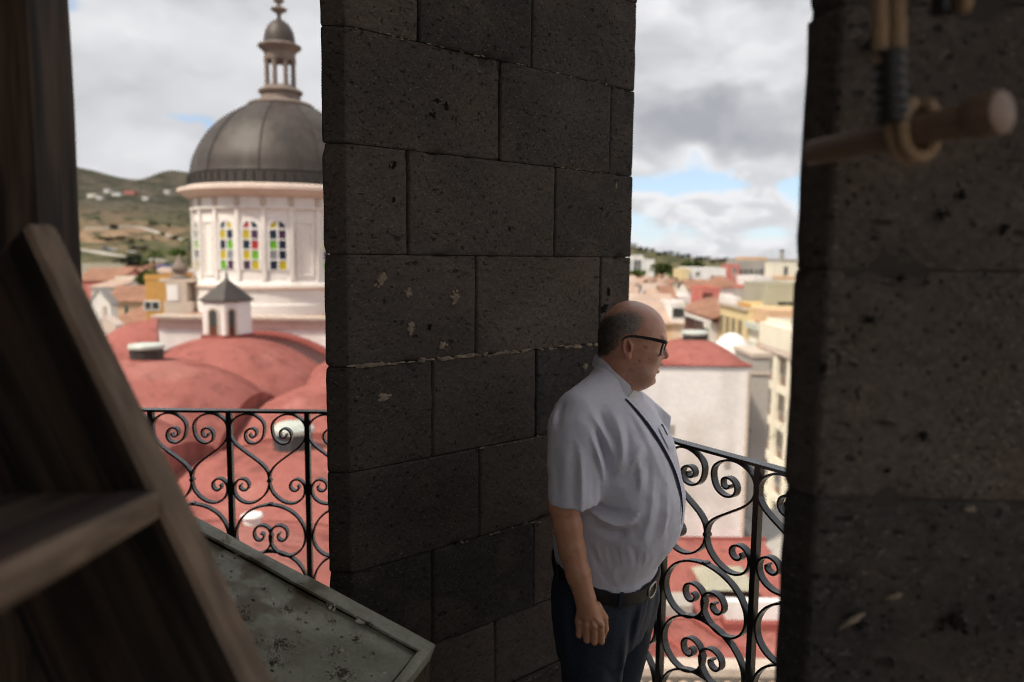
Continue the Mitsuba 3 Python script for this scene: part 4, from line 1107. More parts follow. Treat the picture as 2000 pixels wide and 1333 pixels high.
# ---------------------------------------------------------------- buildings
def building(name, label, x0, x1, y0, y1, z1, wall, roof='flat', rh=1.5, rmat='mat_tile', eave=.35, windows=(), z0=GZ, yaw=0.0, group=None, parapet=None):
    """A house: walls, a roof (flat, gablex: ridge along x, gabley, hip, shedx, shedy) and windows (face, u, z from the eaves, w, h[, material])."""
    t = thing(name, label, 'building', group)
    cx, cy = (x0 + x1) / 2, (y0 + y1) / 2
    c_, s_ = math.cos(yaw), math.sin(yaw)
    def tr(m):
        if yaw == 0: return m
        v = np.array(m.vertices); dx, dy = v[:, 0] - cx, v[:, 1] - cy
        v[:, 0], v[:, 1] = cx + c_ * dx - s_ * dy, cy + s_ * dx + c_ * dy
        return trimesh.Trimesh(v, m.faces, process=False)
    top = []
    if roof == 'gablex': top = [(x0, cy, z1 + rh), (x1, cy, z1 + rh)]
    if roof == 'gabley': top = [(cx, y0, z1 + rh), (cx, y1, z1 + rh)]
    if roof == 'shedy': top = [(x0, y1, z1 + rh), (x1, y1, z1 + rh)]
    if roof == 'shedx': top = [(x1, y0, z1 + rh), (x1, y1, z1 + rh)]
    base = [(x, y, z) for x in (x0, x1) for y in (y0, y1) for z in (z0, z1)]
    part(t, 'wall', tr(hull(base + top)), wall, smooth=False)
    e, th = eave, .16
    def slab(q):
        q = np.array(q, float); return tr(hull(np.vstack([q + [0, 0, .02], q + [0, 0, th]])))
    k = rh / max(.1, (y1 - y0) / 2); kx = rh / max(.1, (x1 - x0) / 2)
    if roof == 'gablex':
        for yy, sg_ in ((y0, -1), (y1, 1)):
            part(t, 'roof', slab([(x0 - e, yy + sg_ * e, z1 - k * e), (x1 + e, yy + sg_ * e, z1 - k * e), (x0 - e, cy, z1 + rh), (x1 + e, cy, z1 + rh)]), rmat, smooth=False)
    elif roof == 'gabley':
        for xx, sg_ in ((x0, -1), (x1, 1)):
            part(t, 'roof', slab([(xx + sg_ * e, y0 - e, z1 - kx * e), (xx + sg_ * e, y1 + e, z1 - kx * e), (cx, y0 - e, z1 + rh), (cx, y1 + e, z1 + rh)]), rmat, smooth=False)
    elif roof == 'hip':
        i = min(x1 - x0, y1 - y0) / 2
        part(t, 'roof', tr(hull([(x0 - e, y0 - e, z1 + .01), (x1 + e, y0 - e, z1 + .01), (x0 - e, y1 + e, z1 + .01), (x1 + e, y1 + e, z1 + .01), (x0 - e, y0 - e, z1 + .15), (x1 + e, y0 - e, z1 + .15), (x0 - e, y1 + e, z1 + .15), (x1 + e, y1 + e, z1 + .15),
                                 (x0 + i, y0 + i, z1 + rh), (x1 - i, y0 + i, z1 + rh), (x0 + i, y1 - i, z1 + rh), (x1 - i, y1 - i, z1 + rh)])), rmat, smooth=False)
    elif roof == 'shedy':
        part(t, 'roof', slab([(x0 - e, y0 - e, z1 - rh / (y1 - y0) * e), (x1 + e, y0 - e, z1 - rh / (y1 - y0) * e), (x0 - e, y1 + e, z1 + rh), (x1 + e, y1 + e, z1 + rh)]), rmat, smooth=False)
    elif roof == 'shedx':
        part(t, 'roof', slab([(x0 - e, y0 - e, z1 - rh / (x1 - x0) * e), (x1 + e, y0 - e, z1 + rh), (x0 - e, y1 + e, z1 - rh / (x1 - x0) * e), (x1 + e, y1 + e, z1 + rh)]), rmat, smooth=False)
    else:
        for a in ((x0 - .04, x1 + .04, y0 - .04, y0 + .22), (x0 - .04, x1 + .04, y1 - .22, y1 + .04), (x0 - .04, x0 + .22, y0 + .221, y1 - .221), (x1 - .22, x1 + .04, y0 + .221, y1 - .221)):
            part(t, 'parapet', tr(box(a[0], a[1], a[2], a[3], z1 + .002, z1 + (rh if rh < 1 else .5), 0)), parapet or wall, smooth=False)
    for w in windows:
        face, u_, zt_, ww, hh = w[:5]
        mat = w[5] if len(w) > 5 else 'mat_dark_window'
        fmat = w[6] if len(w) > 6 else 'mat_white'
        fr_ = .09 * min(1, ww)
        if face == 'F':
            m1 = [box(u_ - ww / 2 - fr_, u_ + ww / 2 + fr_, y0 - .06, y0 + .02, z1 - zt_ - hh - fr_, z1 - zt_ + fr_)]
            m2 = box(u_ - ww / 2, u_ + ww / 2, y0 - .075, y0 + .02, z1 - zt_ - hh, z1 - zt_)
            m3 = box(u_ - .03, u_ + .03, y0 - .10, y0 + .02, z1 - zt_ - hh, z1 - zt_)
        else:
            m1 = [box(x0 - .06, x0 + .02, u_ - ww / 2 - fr_, u_ + ww / 2 + fr_, z1 - zt_ - hh - fr_, z1 - zt_ + fr_)]
            m2 = box(x0 - .075, x0 + .02, u_ - ww / 2, u_ + ww / 2, z1 - zt_ - hh, z1 - zt_)
            m3 = box(x0 - .10, x0 + .02, u_ - .03, u_ + .03, z1 - zt_ - hh, z1 - zt_)
        wk = part(t, 'window', tr(m1[0]), fmat, smooth=False)
        part(wk, 'pane', tr(m2), mat, smooth=False)
        if ww > .7: part(wk, 'frame', tr(m3), fmat, smooth=False)
    return t
def bpx(name, label, px0, px1, pyt, Yf, depth, wall, **k):
    """The same from the photograph's left, right and eaves line of a front wall at distance Yf."""
    a, b = P(px0, pyt, Yf), P(px1, pyt, Yf)
    return building(name, label, a[0], b[0], Yf, Yf + depth, (a[2] + b[2]) / 2, wall, **k)
def W(px, py, Yf, w, h, ztop, mat='mat_dark_window', fm='mat_white'):
    p = P(px, py, Yf); return ('F', p[0], ztop - p[2], w, h, mat, fm)

# left of the dome
zt1 = (P(212, 583, 88)[2] + P(262, 583, 88)[2]) / 2
bpx('house', 'peach house with a brown tile roof and one dark window, left of the dome', 212, 281, 588, 88, 6.0, 'mat_peach', roof='gablex', rh=1.5, windows=[W(247, 598, 88, .42, .95, (P(212, 588, 88)[2] + P(281, 588, 88)[2]) / 2)])
zg = P(200, 592, 52)[2]
bpx('gable_house', 'pale chapel front with a pointed gable and a niche, beside the stair', 172, 216, 596, 52, .9, 'mat_cream', roof='gabley', rh=1.05, rmat='mat_grey_wall', eave=.08, windows=[W(203, 598, 52, .22, .75, (P(172, 596, 52)[2] + P(216, 596, 52)[2]) / 2, 'mat_pink_trim', 'mat_stone_trim')])
bpx('gable_house', 'rounded pale parapet below the pointed chapel front at far left', 181, 226, 640, 46, 1.0, 'mat_pink_trim', roof='gabley', rh=.5, rmat='mat_pink_trim', eave=.02)
bpx('house', 'ochre house with a dark window band, partly behind the stone urn', 283, 382, 548, 58, 9, 'mat_ochre', roof='flat', rh=.4, windows=[W(297, 590, 58, 1.05, .55, (P(283, 548, 58)[2] + P(382, 548, 58)[2]) / 2)])
bpx('house', 'low brown roofed house in front of the peach house', 214, 300, 636, 60, 6, 'mat_pink_trim', roof='shedy', rh=1.0, eave=.3)
bpx('house', 'beige flat roofed house above the peach house', 226, 278, 547, 128, 9, 'mat_ivory', roof='flat', rh=.5)
bpx('house', 'long brown tiled roof at the left edge of the town', 150, 232, 548, 150, 12, 'mat_rose_wall', roof='gablex', rh=2.2)
bpx('house', 'white walled house with pale roof left of the beige one', 178, 222, 562, 110, 8, 'mat_white', roof='shedy', rh=.9, rmat='mat_tile_pale')
bpx('house', 'small house with reddish roof behind the palm tree', 232, 300, 533, 185, 10, 'mat_cream', roof='gablex', rh=2.0)
bpx('house', 'white flat house behind the stone urn beside the drum', 350, 402, 533, 150, 9, 'mat_white', roof='flat', rh=.6)
bpx('house', 'lilac house between palm tree and urn', 300, 330, 533, 140, 8, 'mat_white', roof='gablex', rh=.8, rmat='mat_tile_pale')
bpx('garden_wall', 'long grey retaining wall at the foot of the fields', 150, 248, 517, 196, 3, 'mat_olive_wall', roof='flat', rh=.3)
bpx('house', 'white house with brown roof at the foot of the hill behind the stair', 165, 200, 540, 190, 9, 'mat_white', roof='gabley', rh=1.5)
bpx('house', 'blue walled shed behind the palm tree', 306, 322, 520, 175, 6, 'mat_blue', roof='flat', rh=.3)
for (px, py, w, wall, lab) in [(226, 384, 9, 'mat_white', 'white house on the hillside next to the red one'), (252, 381, 11, 'mat_rose_wall', 'dull red house high on the hillside'), (208, 377, 6, 'mat_white', 'small white house left of the white one on the hillside'),
                               (178, 386, 8, 'mat_ivory', 'pale house at the left end of the hillside hamlet'), (325, 379, 5, 'mat_white', 'lone white hut on the slope left of the dome'), (282, 392, 5, 'mat_cream', 'small cream hut below the red hillside house'), (192, 391, 6, 'mat_white', 'white hut at the lower left of the hillside hamlet')]:
    c = hit(px, py, terrain_left)
    w *= c[1] / 700 * .8
    building('hillside_house', lab, c[0] - w / 2, c[0] + w / 2, c[1], c[1] + 7, c[2] + 3.6, wall, roof='flat', rh=.4, z0=c[2] - 6, group='houses on the hillside', windows=[('F', c[0] - w * .2, .9, 1.0, 1.4), ('F', c[0] + w * .22, .9, 1.0, 1.4)])

# right of the pillar: the roofs of the old town
zA = P(1260, 505, 330)[2]
def colw(Yf, pxs, py0, py1, ztop, mat='mat_glazing'):
    o_ = []
    for a in pxs:
        p, q = P(a, py0, Yf), P(a, py1, Yf)
        o_.append(('F', p[0], ztop - p[2], 1.3, p[2] - q[2], mat, 'mat_white'))
    return o_
zM = (P(1226, 500, 300)[2] + P(1257, 500, 300)[2]) / 2
bpx('office_block', 'white modern block with tall dark window strips under the ridge', 1218, 1257, 501, 300, 15, 'mat_white', roof='flat', rh=.5, windows=colw(300, (1229, 1241, 1249), 507, 536, zM))
bpx('office_block', 'lower white wing of the modern block under the ridge', 1257.3, 1278, 509, 300, 15, 'mat_white', roof='flat', rh=.5)
rows = [  # px0, px1, py eaves, Y, depth, wall, roof, rh, rmat, label
    (1226, 1300, 556, 210, 9, 'mat_white', 'gablex', 1.3, 'mat_tile_pale', 'long terracotta roof at the back of the old town'),
    (1290, 1340, 559, 190, 8, 'mat_cream', 'gablex', 1.2, 'mat_tile_pale', 'pale terracotta roof left of the white gabled house'),
    (1224, 1262, 570, 150, 7, 'mat_white', 'gabley', 1.6, 'mat_tile_pale', 'white house with terracotta gable right beside the pillar'),
    (1262, 1306, 578, 130, 7, 'mat_white', 'gablex', 1.8, 'mat_tile_pale', 'white house with bright terracotta roof behind the bald head'),
    (1226, 1248, 590, 112, 6, 'mat_rose_wall', 'flat', .5, 'mat_tile', 'dull pink wall beside the pillar edge'),
    (1295, 1345, 566, 140, 8, 'mat_ivory', 'gabley', 1.7, 'mat_tile', 'ivory house with a brown gable in the roofscape'),
    (1306, 1350, 585, 118, 7, 'mat_white', 'flat', .6, 'mat_tile', 'white flat house with small windows in the roofscape'),
    (1245, 1330, 632, 80, 7, 'mat_peach', 'shedy', 2.6, 'mat_tile_pale', 'sunlit peach roof sloping down just behind the bald head'),
    (1312, 1338, 598, 80, 6, 'mat_white', 'flat', .4, 'mat_tile', 'tall white wall right of the bald head'),
    (1345, 1385, 566, 128, 8, 'mat_cream', 'gablex', 1.4, 'mat_tile', 'cream house with low brown roof below the white wall'),
]
for (a, b, e, Yf, dp, wall, rf, rh, rm, lab) in rows:
    zz = (P(a, e, Yf)[2] + P(b, e, Yf)[2]) / 2
    wn_ = [W(a + (b - a) * f_, e + 4, Yf, .7, 1.0, zz) for f_ in (.3, .7)] if wall in ('mat_white', 'mat_ivory') and Yf > 75 else []
    bpx('house', lab, a, b, e, Yf, dp, wall, roof=rf, rh=rh, rmat=rm, windows=wn_)
bpx('house', 'rust roofed house with a dark chimney in the middle of the roofscape', 1292, 1335, 572, 160, 9, 'mat_white', roof='hip', rh=2.4, rmat='mat_tile')
def hrow(pxs, py, Yf, ord_, walls, roofs):
    r = np.random.default_rng(int(py))
    names = {'mat_white': 'white', 'mat_cream': 'cream', 'mat_ivory': 'ivory', 'mat_peach': 'peach', 'mat_yellow': 'yellow', 'mat_rose_wall': 'dull pink', 'mat_grey_wall': 'grey', 'mat_ochre': 'ochre'}
    nr = {'mat_tile': 'brown', 'mat_tile_pale': 'terracotta', 'flat': 'flat'}
    o_ = ['first', 'second', 'third', 'fourth', 'fifth', 'sixth', 'seventh', 'eighth', 'ninth']
    for q, (a, b) in enumerate(zip(pxs[:-1], pxs[1:])):
        w_, rf = walls[q % len(walls)], roofs[q % len(roofs)]
        e_ = py + r.uniform(-4, 4); Yq = Yf * r.uniform(.96, 1.04)
        zz = (P(a, e_, Yq)[2] + P(b, e_, Yq)[2]) / 2
        kind = 'flat' if rf == 'flat' else ('gablex' if r.random() < .6 else 'gabley')
        wn_ = [W(a + (b - a) * t_, e_ + 3.0 * 100 / Yq, Yq, .75, 1.15, zz) for t_ in (.25, .7)]
        bpx('house', f'{names[w_]} house, {nr[rf]} roof, {o_[q]} from left in the {ord_} row of old houses', a, b - .4, e_, Yq, 6, w_, roof=kind, rh=.5 if rf == 'flat' else 1.5, rmat=rf if rf != 'flat' else 'mat_tile', windows=wn_)
hrow([1226, 1241, 1256, 1270, 1287, 1302, 1318, 1334], 549, 235, 'farthest', ['mat_white', 'mat_cream', 'mat_white', 'mat_rose_wall', 'mat_white', 'mat_ivory'], ['mat_tile_pale', 'mat_tile', 'mat_tile_pale', 'flat', 'mat_tile'])
hrow([1232, 1250, 1271, 1288, 1309, 1327, 1345], 561, 172, 'middle', ['mat_white', 'mat_peach', 'mat_white', 'mat_white', 'mat_cream'], ['flat', 'mat_tile_pale', 'mat_tile', 'mat_tile_pale'])
hrow([1222, 1246, 1270, 1296, 1318], 586, 108, 'near', ['mat_white', 'mat_cream', 'mat_white'], ['mat_tile_pale', 'flat', 'mat_tile_pale', 'mat_tile'])
ch = thing('chimney', 'dark chimney pot on the old town roofs', 'chimney'); c = P(1318, 562, 158)
part(ch, 'stack', box(c[0] - .6, c[0] + .6, 158, 159.2, c[2] - 5, c[2] + 1.6, .05), 'mat_grey_wall', smooth=False)
part(ch, 'cap', box(c[0] - .75, c[0] + .75, 157.8, 159.4, c[2] + 1.61, c[2] + 1.95, .05), 'mat_lead_dark', smooth=False)
zq = P(1380, 529, 175)[2]
bpx('house', 'wide white washed blank wall with stains below the ridge', 1347, 1418, 527, 175, 12, 'mat_white', roof='flat', rh=.4, windows=[W(1362, 533, 175, .8, 1.1, zq), W(1392, 540, 175, .8, 1.1, zq)])
bpx('house', 'narrow yellow end wall left of the white washed wall', 1333, 1346.6, 528, 174, 10, 'mat_yellow', roof='flat', rh=.3)
bpx('house', 'brown hipped roof over a pale wall above the pink house', 1392, 1446, 563, 118, 8, 'mat_cream', roof='hip', rh=1.75, rmat='mat_tile', eave=.4)
bpx('house', 'dull pink house with a red recess under the brown hipped roof', 1372, 1407, 566, 108, 7, 'mat_rose_wall', roof='flat', rh=.3, windows=[W(1382, 573, 108, 1.3, .8, P(1390, 566, 108)[2], 'mat_brown_wood', 'mat_red_trim')])
zz = P(1480, 512, 260)[2]
bpx('institution', 'grey brown institution with a row of tall dark windows on the skyline', 1441, 1521, 514, 260, 14, 'mat_grey_wall', roof='flat', rh=.9, windows=[W(1447 + q * 10.2, 526, 260, 1.0, 2.2, (P(1441, 514, 260)[2] + P(1521, 514, 260)[2]) / 2, 'mat_dark_window', 'mat_grey_wall') for q in range(7)])
bpx('institution', 'ochre upper storey of the grey institution on the skyline', 1453, 1498, 506, 262, 10, 'mat_peach', roof='flat', rh=.7)
bpx('house', 'dull pink house left of the grey institution', 1424, 1445, 520, 230, 8, 'mat_rose_wall', roof='flat', rh=.5, windows=[W(1435, 524, 230, 1.1, 1.6, P(1435, 520, 230)[2])])
bpx('house', 'cream block with one dark window at the right end of the skyline', 1518, 1562, 517, 190, 9, 'mat_ivory', roof='flat', rh=.4, windows=[W(1535, 521, 190, 1.0, 2.2, P(1540, 517, 190)[2])])
tw_ = thing('chimney', 'tall thin dark chimney tower on the skyline at right', 'chimney'); c = P(1526, 515, 320)
part(tw_, 'shaft', lathe([(1.0, GZ), (.85, P(1526, 492, 320)[2])], 12, (c[0], 320, 0)), 'mat_grey_wall')
part(tw_, 'top', lathe([(.95, P(1526, 492, 320)[2]), (.95, P(1526, 488.5, 320)[2]), (0, P(1526, 488.3, 320)[2])], 12, (c[0], 320, 0)), 'mat_lead_dark')
mast = P(1382, 512, 240)
single('radio_mast', lathe([(.35, GZ), (.12, P(1382, 500, 240)[2])], 8, (mast[0], 240, 0)), 'mat_grey_wall', 'thin pale mast above the white washed wall', 'mast')

# the street front on the right: facades that look left
FX = 22.0
def fy(px): return FX / (((px - 1000) / FPX) + .0)        # distance at which the front appears at px
def fz(px, py): return P(px, py, fy(px) * 1.0)[2]
SIDE = []
def Ls(u, zt, w, h, mat='mat_dark_window', fm='mat_white'): return ('L', u, zt, w, h, mat, fm)
# red gallery house
y0_, y1_ = fy(1403), fy(1339)
gt = building('gallery_house', 'house with a dark red wooden gallery under a broad brown roof', FX, FX + 6.5, y0_, y1_, -6.15, 'mat_rose_wall', roof='gabley', rh=1.15, rmat='mat_tile', eave=.9)
for q in range(7):
    yy = y0_ + 2.2 + q * (y1_ - y0_ - 3) / 6
    part(gt, 'gallery_post', box(FX - .75, FX - .55, yy - .14, yy + .14, -10.4, -6.75), 'mat_brown_wood', smooth=False)
    if q < 6: part(gt, 'window', box(FX - .12, FX + .02, yy + .3, yy + 1.7, -8.6, -6.9), 'mat_dark_window', smooth=False)
part(gt, 'gallery_rail', box(FX - .78, FX - .52, y0_ + 2, y1_, -9.0, -8.8), 'mat_stone_trim', smooth=False)
part(gt, 'gallery_panel', box(FX - .74, FX - .60, y0_ + 2, y1_, -10.3, -9.01), 'mat_brown_wood', smooth=False)
part(gt, 'fascia', box(FX - .95, FX - .80, y0_ - .5, y1_ + .6, -6.95, -6.62), 'mat_white', smooth=False)
part(gt, 'white_end', box(FX - .9, FX + .0, y0_ - .02, y0_ + 2.6, -14, -6.85), 'mat_white', smooth=False)
for yy in (y0_ + .5, y0_ + 1.9):
    part(gt, 'door', box(FX - .98, FX - .89, yy - .3, yy + .3, -11.2, -7.5), 'mat_green_door', smooth=False)
# yellow house
y0_, y1_ = fy(1462), fy(1406)
yt = building('street_house', 'yellow street house with tall narrow dark windows and a white parapet', FX, FX + 10, y0_, y1_, -4.85, 'mat_yellow', roof='flat', rh=.4,
              windows=[Ls(fy(p_), 1.0, 1.15, 1.95, 'mat_dark_window', 'mat_yellow') for p_ in (1411.5, 1422.5, 1434.5, 1447.5)])
part(yt, 'parapet_band', box(FX - .12, FX + .25, y0_ + 3.2, y1_ + .1, -4.5, -3.75), 'mat_white', smooth=False)
part(yt, 'parapet_end', box(FX - .10, FX + .25, y0_, y0_ + 3.19, -4.84, -4.2), 'mat_ochre', smooth=False)
part(yt, 'cornice', box(FX - .25, FX + .1, y0_, y1_, -4.83, -4.52), 'mat_stone_trim', smooth=False)
# narrow cream house
y0_, y1_ = fy(1490.5), fy(1462.4)
nt = building('street_house', 'narrow cream street house with pale shuttered windows and a grey cornice', FX + .1, FX + 8, y0_, y1_, -6.2, 'mat_ivory', roof='flat', rh=.4,
              windows=[Ls(fy(1469), 1.3, 1.1, 2.3, 'mat_opal', 'mat_white'), Ls(fy(1479.5), 1.3, 1.1, 2.3, 'mat_opal', 'mat_white')])
part(nt, 'cornice', box(FX - .4, FX + .1, y0_ + .02, y1_ - .1, -6.3, -5.75), 'mat_opal', smooth=False)
part(nt, 'attic', box(FX + .5, FX + 7, y0_ + .3, y1_ - .1, -5.7, -4.5), 'mat_peach', smooth=False)
part(nt, 'end_strip', box(FX - .05, FX + .12, y0_ - .0, y0_ + .9, -16, -7.0), 'mat_ochre', smooth=False)
# the big white gridded front
y0_, y1_ = fy(1600), fy(1491)
bt = building('street_house', 'tall white street front with a grid of piers and brown panelled windows', FX + .35, FX + 14, y0_, y1_, -5.6, 'mat_panel_brown', roof='flat', rh=.5, parapet='mat_ivory')
part(bt, 'parapet_band', box(FX - .25, FX + .34, y0_, y1_ + .1, -7.3, -5.5), 'mat_ivory', smooth=False)
part(bt, 'soffit', box(FX - .22, FX + .34, y0_, y1_, -7.75, -7.31), 'mat_pink_trim', smooth=False)
sp_ = 3.25
ny = int((y1_ - y0_) / sp_) + 1
for q in range(ny + 1):
    yy = y1_ - .5 - q * sp_ + .2
    if q: part(bt, 'pier', box(FX, FX + .34, yy - .5, yy + .5, GZ, -7.76), 'mat_ivory', smooth=False)
for r in range(5):
    zz = -7.9 - r * 3.05
    if r: part(bt, 'band', box(FX + .06, FX + .33, y0_, y1_, zz - .05, zz + .55), 'mat_ivory', smooth=False)
    for q in range(ny):
        yy = y1_ - .5 - q * sp_ + .2 - sp_ / 2
        wk = part(bt, 'window', box(FX + .22, FX + .36, yy - 1.0, yy + 1.0, zz - 1.65, zz - .05), 'mat_white', smooth=False)
        for s_ in (-.5, .5): part(wk, 'pane', box(FX + .19, FX + .30, yy + s_ - .42, yy + s_ + .42, zz - 1.55, zz - .14), 'mat_dark_window', smooth=False)
# plain walls and terraces above the street front
bpx('house', 'long grey lilac rendered wall with a red coping behind the street fronts', 1462, 1500, 566, 88, 6, 'mat_grey_wall', roof='flat', rh=.35, parapet='mat_rose_wall')
bpx('house', 'olive rendered block with a dark balcony opening above the gridded front', 1498, 1575, 560, 80, 8, 'mat_olive_wall', roof='flat', rh=.3, windows=[W(1537, 590, 80, 1.9, 1.6, (P(1498, 560, 80)[2] + P(1575, 560, 80)[2]) / 2, 'mat_dark_window', 'mat_olive_wall')])
bpx('house', 'white terrace block with rounded tanks above the lilac wall', 1470, 1508, 551, 112, 8, 'mat_white', roof='flat', rh=.8, parapet='mat_white')
bpx('house', 'low terrace with a peach coping in front of the grey institution', 1500, 1570, 547, 130, 8, 'mat_ivory', roof='flat', rh=.5, parapet='mat_peach')
for q, px in enumerate((1494, 1503)):
    c = P(px, 546, 126)
    single('water_tank', lathe([(.45, c[2] - 1.5), (.62, c[2] - 1.3), (.62, c[2] - .2), (.4, c[2] + .1), (0, c[2] + .15)], 16, (c[0], 126, 0)), 'mat_white', ('left' if q == 0 else 'right') + ' one of two white tanks on the terrace below the institution', 'tank', group='white tanks on the terrace')
cb0, cb1 = P(1466, 842, 29.9), P(1541, 800, 60.0)
s_ = np.linspace(0, 1, 30)[:, None]
single('cable', tube(cb0 * (1 - s_) + cb1 * s_ - UP * (4 * s_ * (1 - s_) * 1.1), .03, 6), 'mat_iron', 'thin black cable slung from the chapel buttress across to the gridded front', 'cable')
for q, (px, py, Yf, w_) in enumerate([(1268, 566, 130, 'above the terracotta roofs left of centre'), (1300, 572, 118, 'above the white flat house'), (1352, 520, 175, 'at the left end of the white washed wall'), (1400, 518, 176, 'at the right end of the white washed wall'), (1432, 555, 118, 'on the brown hipped roof'), (1475, 545, 110, 'on the white terrace block'), (1512, 538, 128, 'on the peach coped terrace'), (1506, 500, 262, 'on the ochre upper storey')]):
    c = P(px, py, Yf); t = thing('roof_aerial', 'thin roof aerial ' + w_, 'aerial', 'aerials on the town roofs')
    part(t, 'mast', tube([c - UP * 1.6, c + UP * 1.9], .05, 6), 'mat_grey_wall')
    for k_ in (1.8, 1.5, 1.2):
        part(t, 'rod', tube([c + [-.55 * k_ / 1.8, 0, k_], c + [.55 * k_ / 1.8, 0, k_]], .03, 5), 'mat_grey_wall')
struct('street', box(10.9, FX - .3, 18, 120, GZ - .1, GZ + .01), 'mat_road')

# ---------------------------------------------------------------- trees
def _leaf(p, n, uv):
    r = noise(p.x * 1.3, p.y * 1.3, p.z * 1.3)
    return mix((.030, .045, .016), (.085, .10, .035), r)
scene['mat_leaf'] = diffuse((.05, .07, .03)); scene['mat_leaf']['bsdf']['reflectance'] = proc(_leaf)
scene['mat_leaf_dark'] = diffuse((.034, .038, .026))
scene['mat_palm'] = diffuse((.075, .105, .03))
scene['mat_bark'] = diffuse((.10, .075, .055))
def leaves(c, rx, rz, n, size, seed, clumps=14):
    r = np.random.default_rng(seed)
    cc = r.normal(size=(clumps, 3)); cc /= np.linalg.norm(cc, axis=1, keepdims=True)
    cc *= (r.random((clumps, 1)) ** .45) * np.array([rx, rx, rz]) * .72
    k = r.integers(0, clumps, n)
    p = c + cc[k] + r.normal(size=(n, 3)) * np.array([rx, rx, rz]) * .24
    a = r.normal(size=(n, 3)); a /= np.linalg.norm(a, axis=1, keepdims=True)
    b = np.cross(a, r.normal(size=(n, 3))); b /= np.linalg.norm(b, axis=1, keepdims=True)
    s = size * r.uniform(.6, 1.3, (n, 1))
    v = np.stack([p - a * s, p + b * s * .55, p + a * s, p - b * s * .55], 1).reshape(-1, 3)
    i = np.arange(n) * 4
    return trimesh.Trimesh(v, np.vstack([np.stack([i, i + 1, i + 2], 1), np.stack([i, i + 2, i + 3], 1)]), process=False)
def tree(c, h, rx, label, mat='mat_leaf', n=420, group=None, seed=1):
    t = thing('tree', label, 'tree', group)
    part(t, 'trunk', tube([c + [0, 0, -1], c + [0, 0, h * .35], c + [rx * .1, 0, h * .7]], [.05 * h, .04 * h, .015 * h], 7), 'mat_bark')
    part(t, 'crown', leaves(c + np.array([0, 0, h * .66]), rx, h * .36, n, rx * .20, seed), mat, smooth=False)
tr_ = [(1228, 6.5, 4.5), (1240, 4.5, 3.5), (1250, 6.5, 4), (1262, 5.5, 4.5), (1274, 4, 4), (1287, 4.5, 4), (1300, 4.5, 4.5), (1311, 4.5, 4), (1323, 8, 3.0), (1333, 4.5, 4), (1345, 5, 5), (1357, 5, 5), (1369, 5.0, 5), (1381, 4.4, 5), (1393, 4.2, 5), (1405, 4.2, 5), (1417, 4.8, 5), (1427, 6, 5), (1436, 5, 4), (1505, 4, 5), (1515, 4, 5)]
posn = ['leftmost', 'second', 'third', 'fourth', 'fifth', 'sixth', 'seventh', 'eighth', 'ninth and tallest', 'tenth', 'eleventh', 'twelfth', 'thirteenth', 'fourteenth', 'fifteenth', 'sixteenth', 'seventeenth', 'eighteenth', 'nineteenth', 'twentieth', 'rightmost']
for q, (px, h, rx) in enumerate(tr_):
    Yt = 505 + 10 * math.sin(q * 2.1)
    x = P(px, 500, Yt)[0]
    zt_ = float(terrain_right(np.array(x), np.array(Yt)))
    tree(np.array([x, Yt, zt_]), h * .62, rx * .50, f'dark tree on the skyline ridge, {posn[q]} from the left', 'mat_leaf_dark', 260, 'trees along the right skyline ridge', 300 + q)
for (px, py, Yt, h, rx, lab, mt) in [(1291, 546, 250, 5.2, 3.7, 'rounded green tree beside the white modern block', 'mat_leaf'), (1352, 536, 240, 4.2, 3.6, 'green tree behind the narrow yellow end wall', 'mat_leaf'),
                                     (1314, 548, 262, 1.8, 3.4, 'low green hedge tree right of the rounded tree', 'mat_leaf'), (1242, 546, 240, 2.5, 3.5, 'bright green bush under the white modern block', 'mat_palm'), (1335, 549, 235, 2.6, 5, 'yellow green hedge left of the yellow wall', 'mat_palm'),
                                     (284, 574, 105, 3.6, 1.3, 'leafy tree behind the peach house', 'mat_leaf'), (300, 590, 95, 4.2, 1.2, 'bushy tree with pale leaves left of the ochre house', 'mat_palm'), (352, 505, 205, 2.2, 3, 'green bush on the lower slope beside the drum', 'mat_palm'), (263, 527, 190, 3.4, 3.4, 'dark bush at the end of the retaining wall', 'mat_leaf_dark')]:
    tree(P(px, py, Yt), h, rx, lab, mt, 700 if rx < 3 else 520, None, 500 + px)
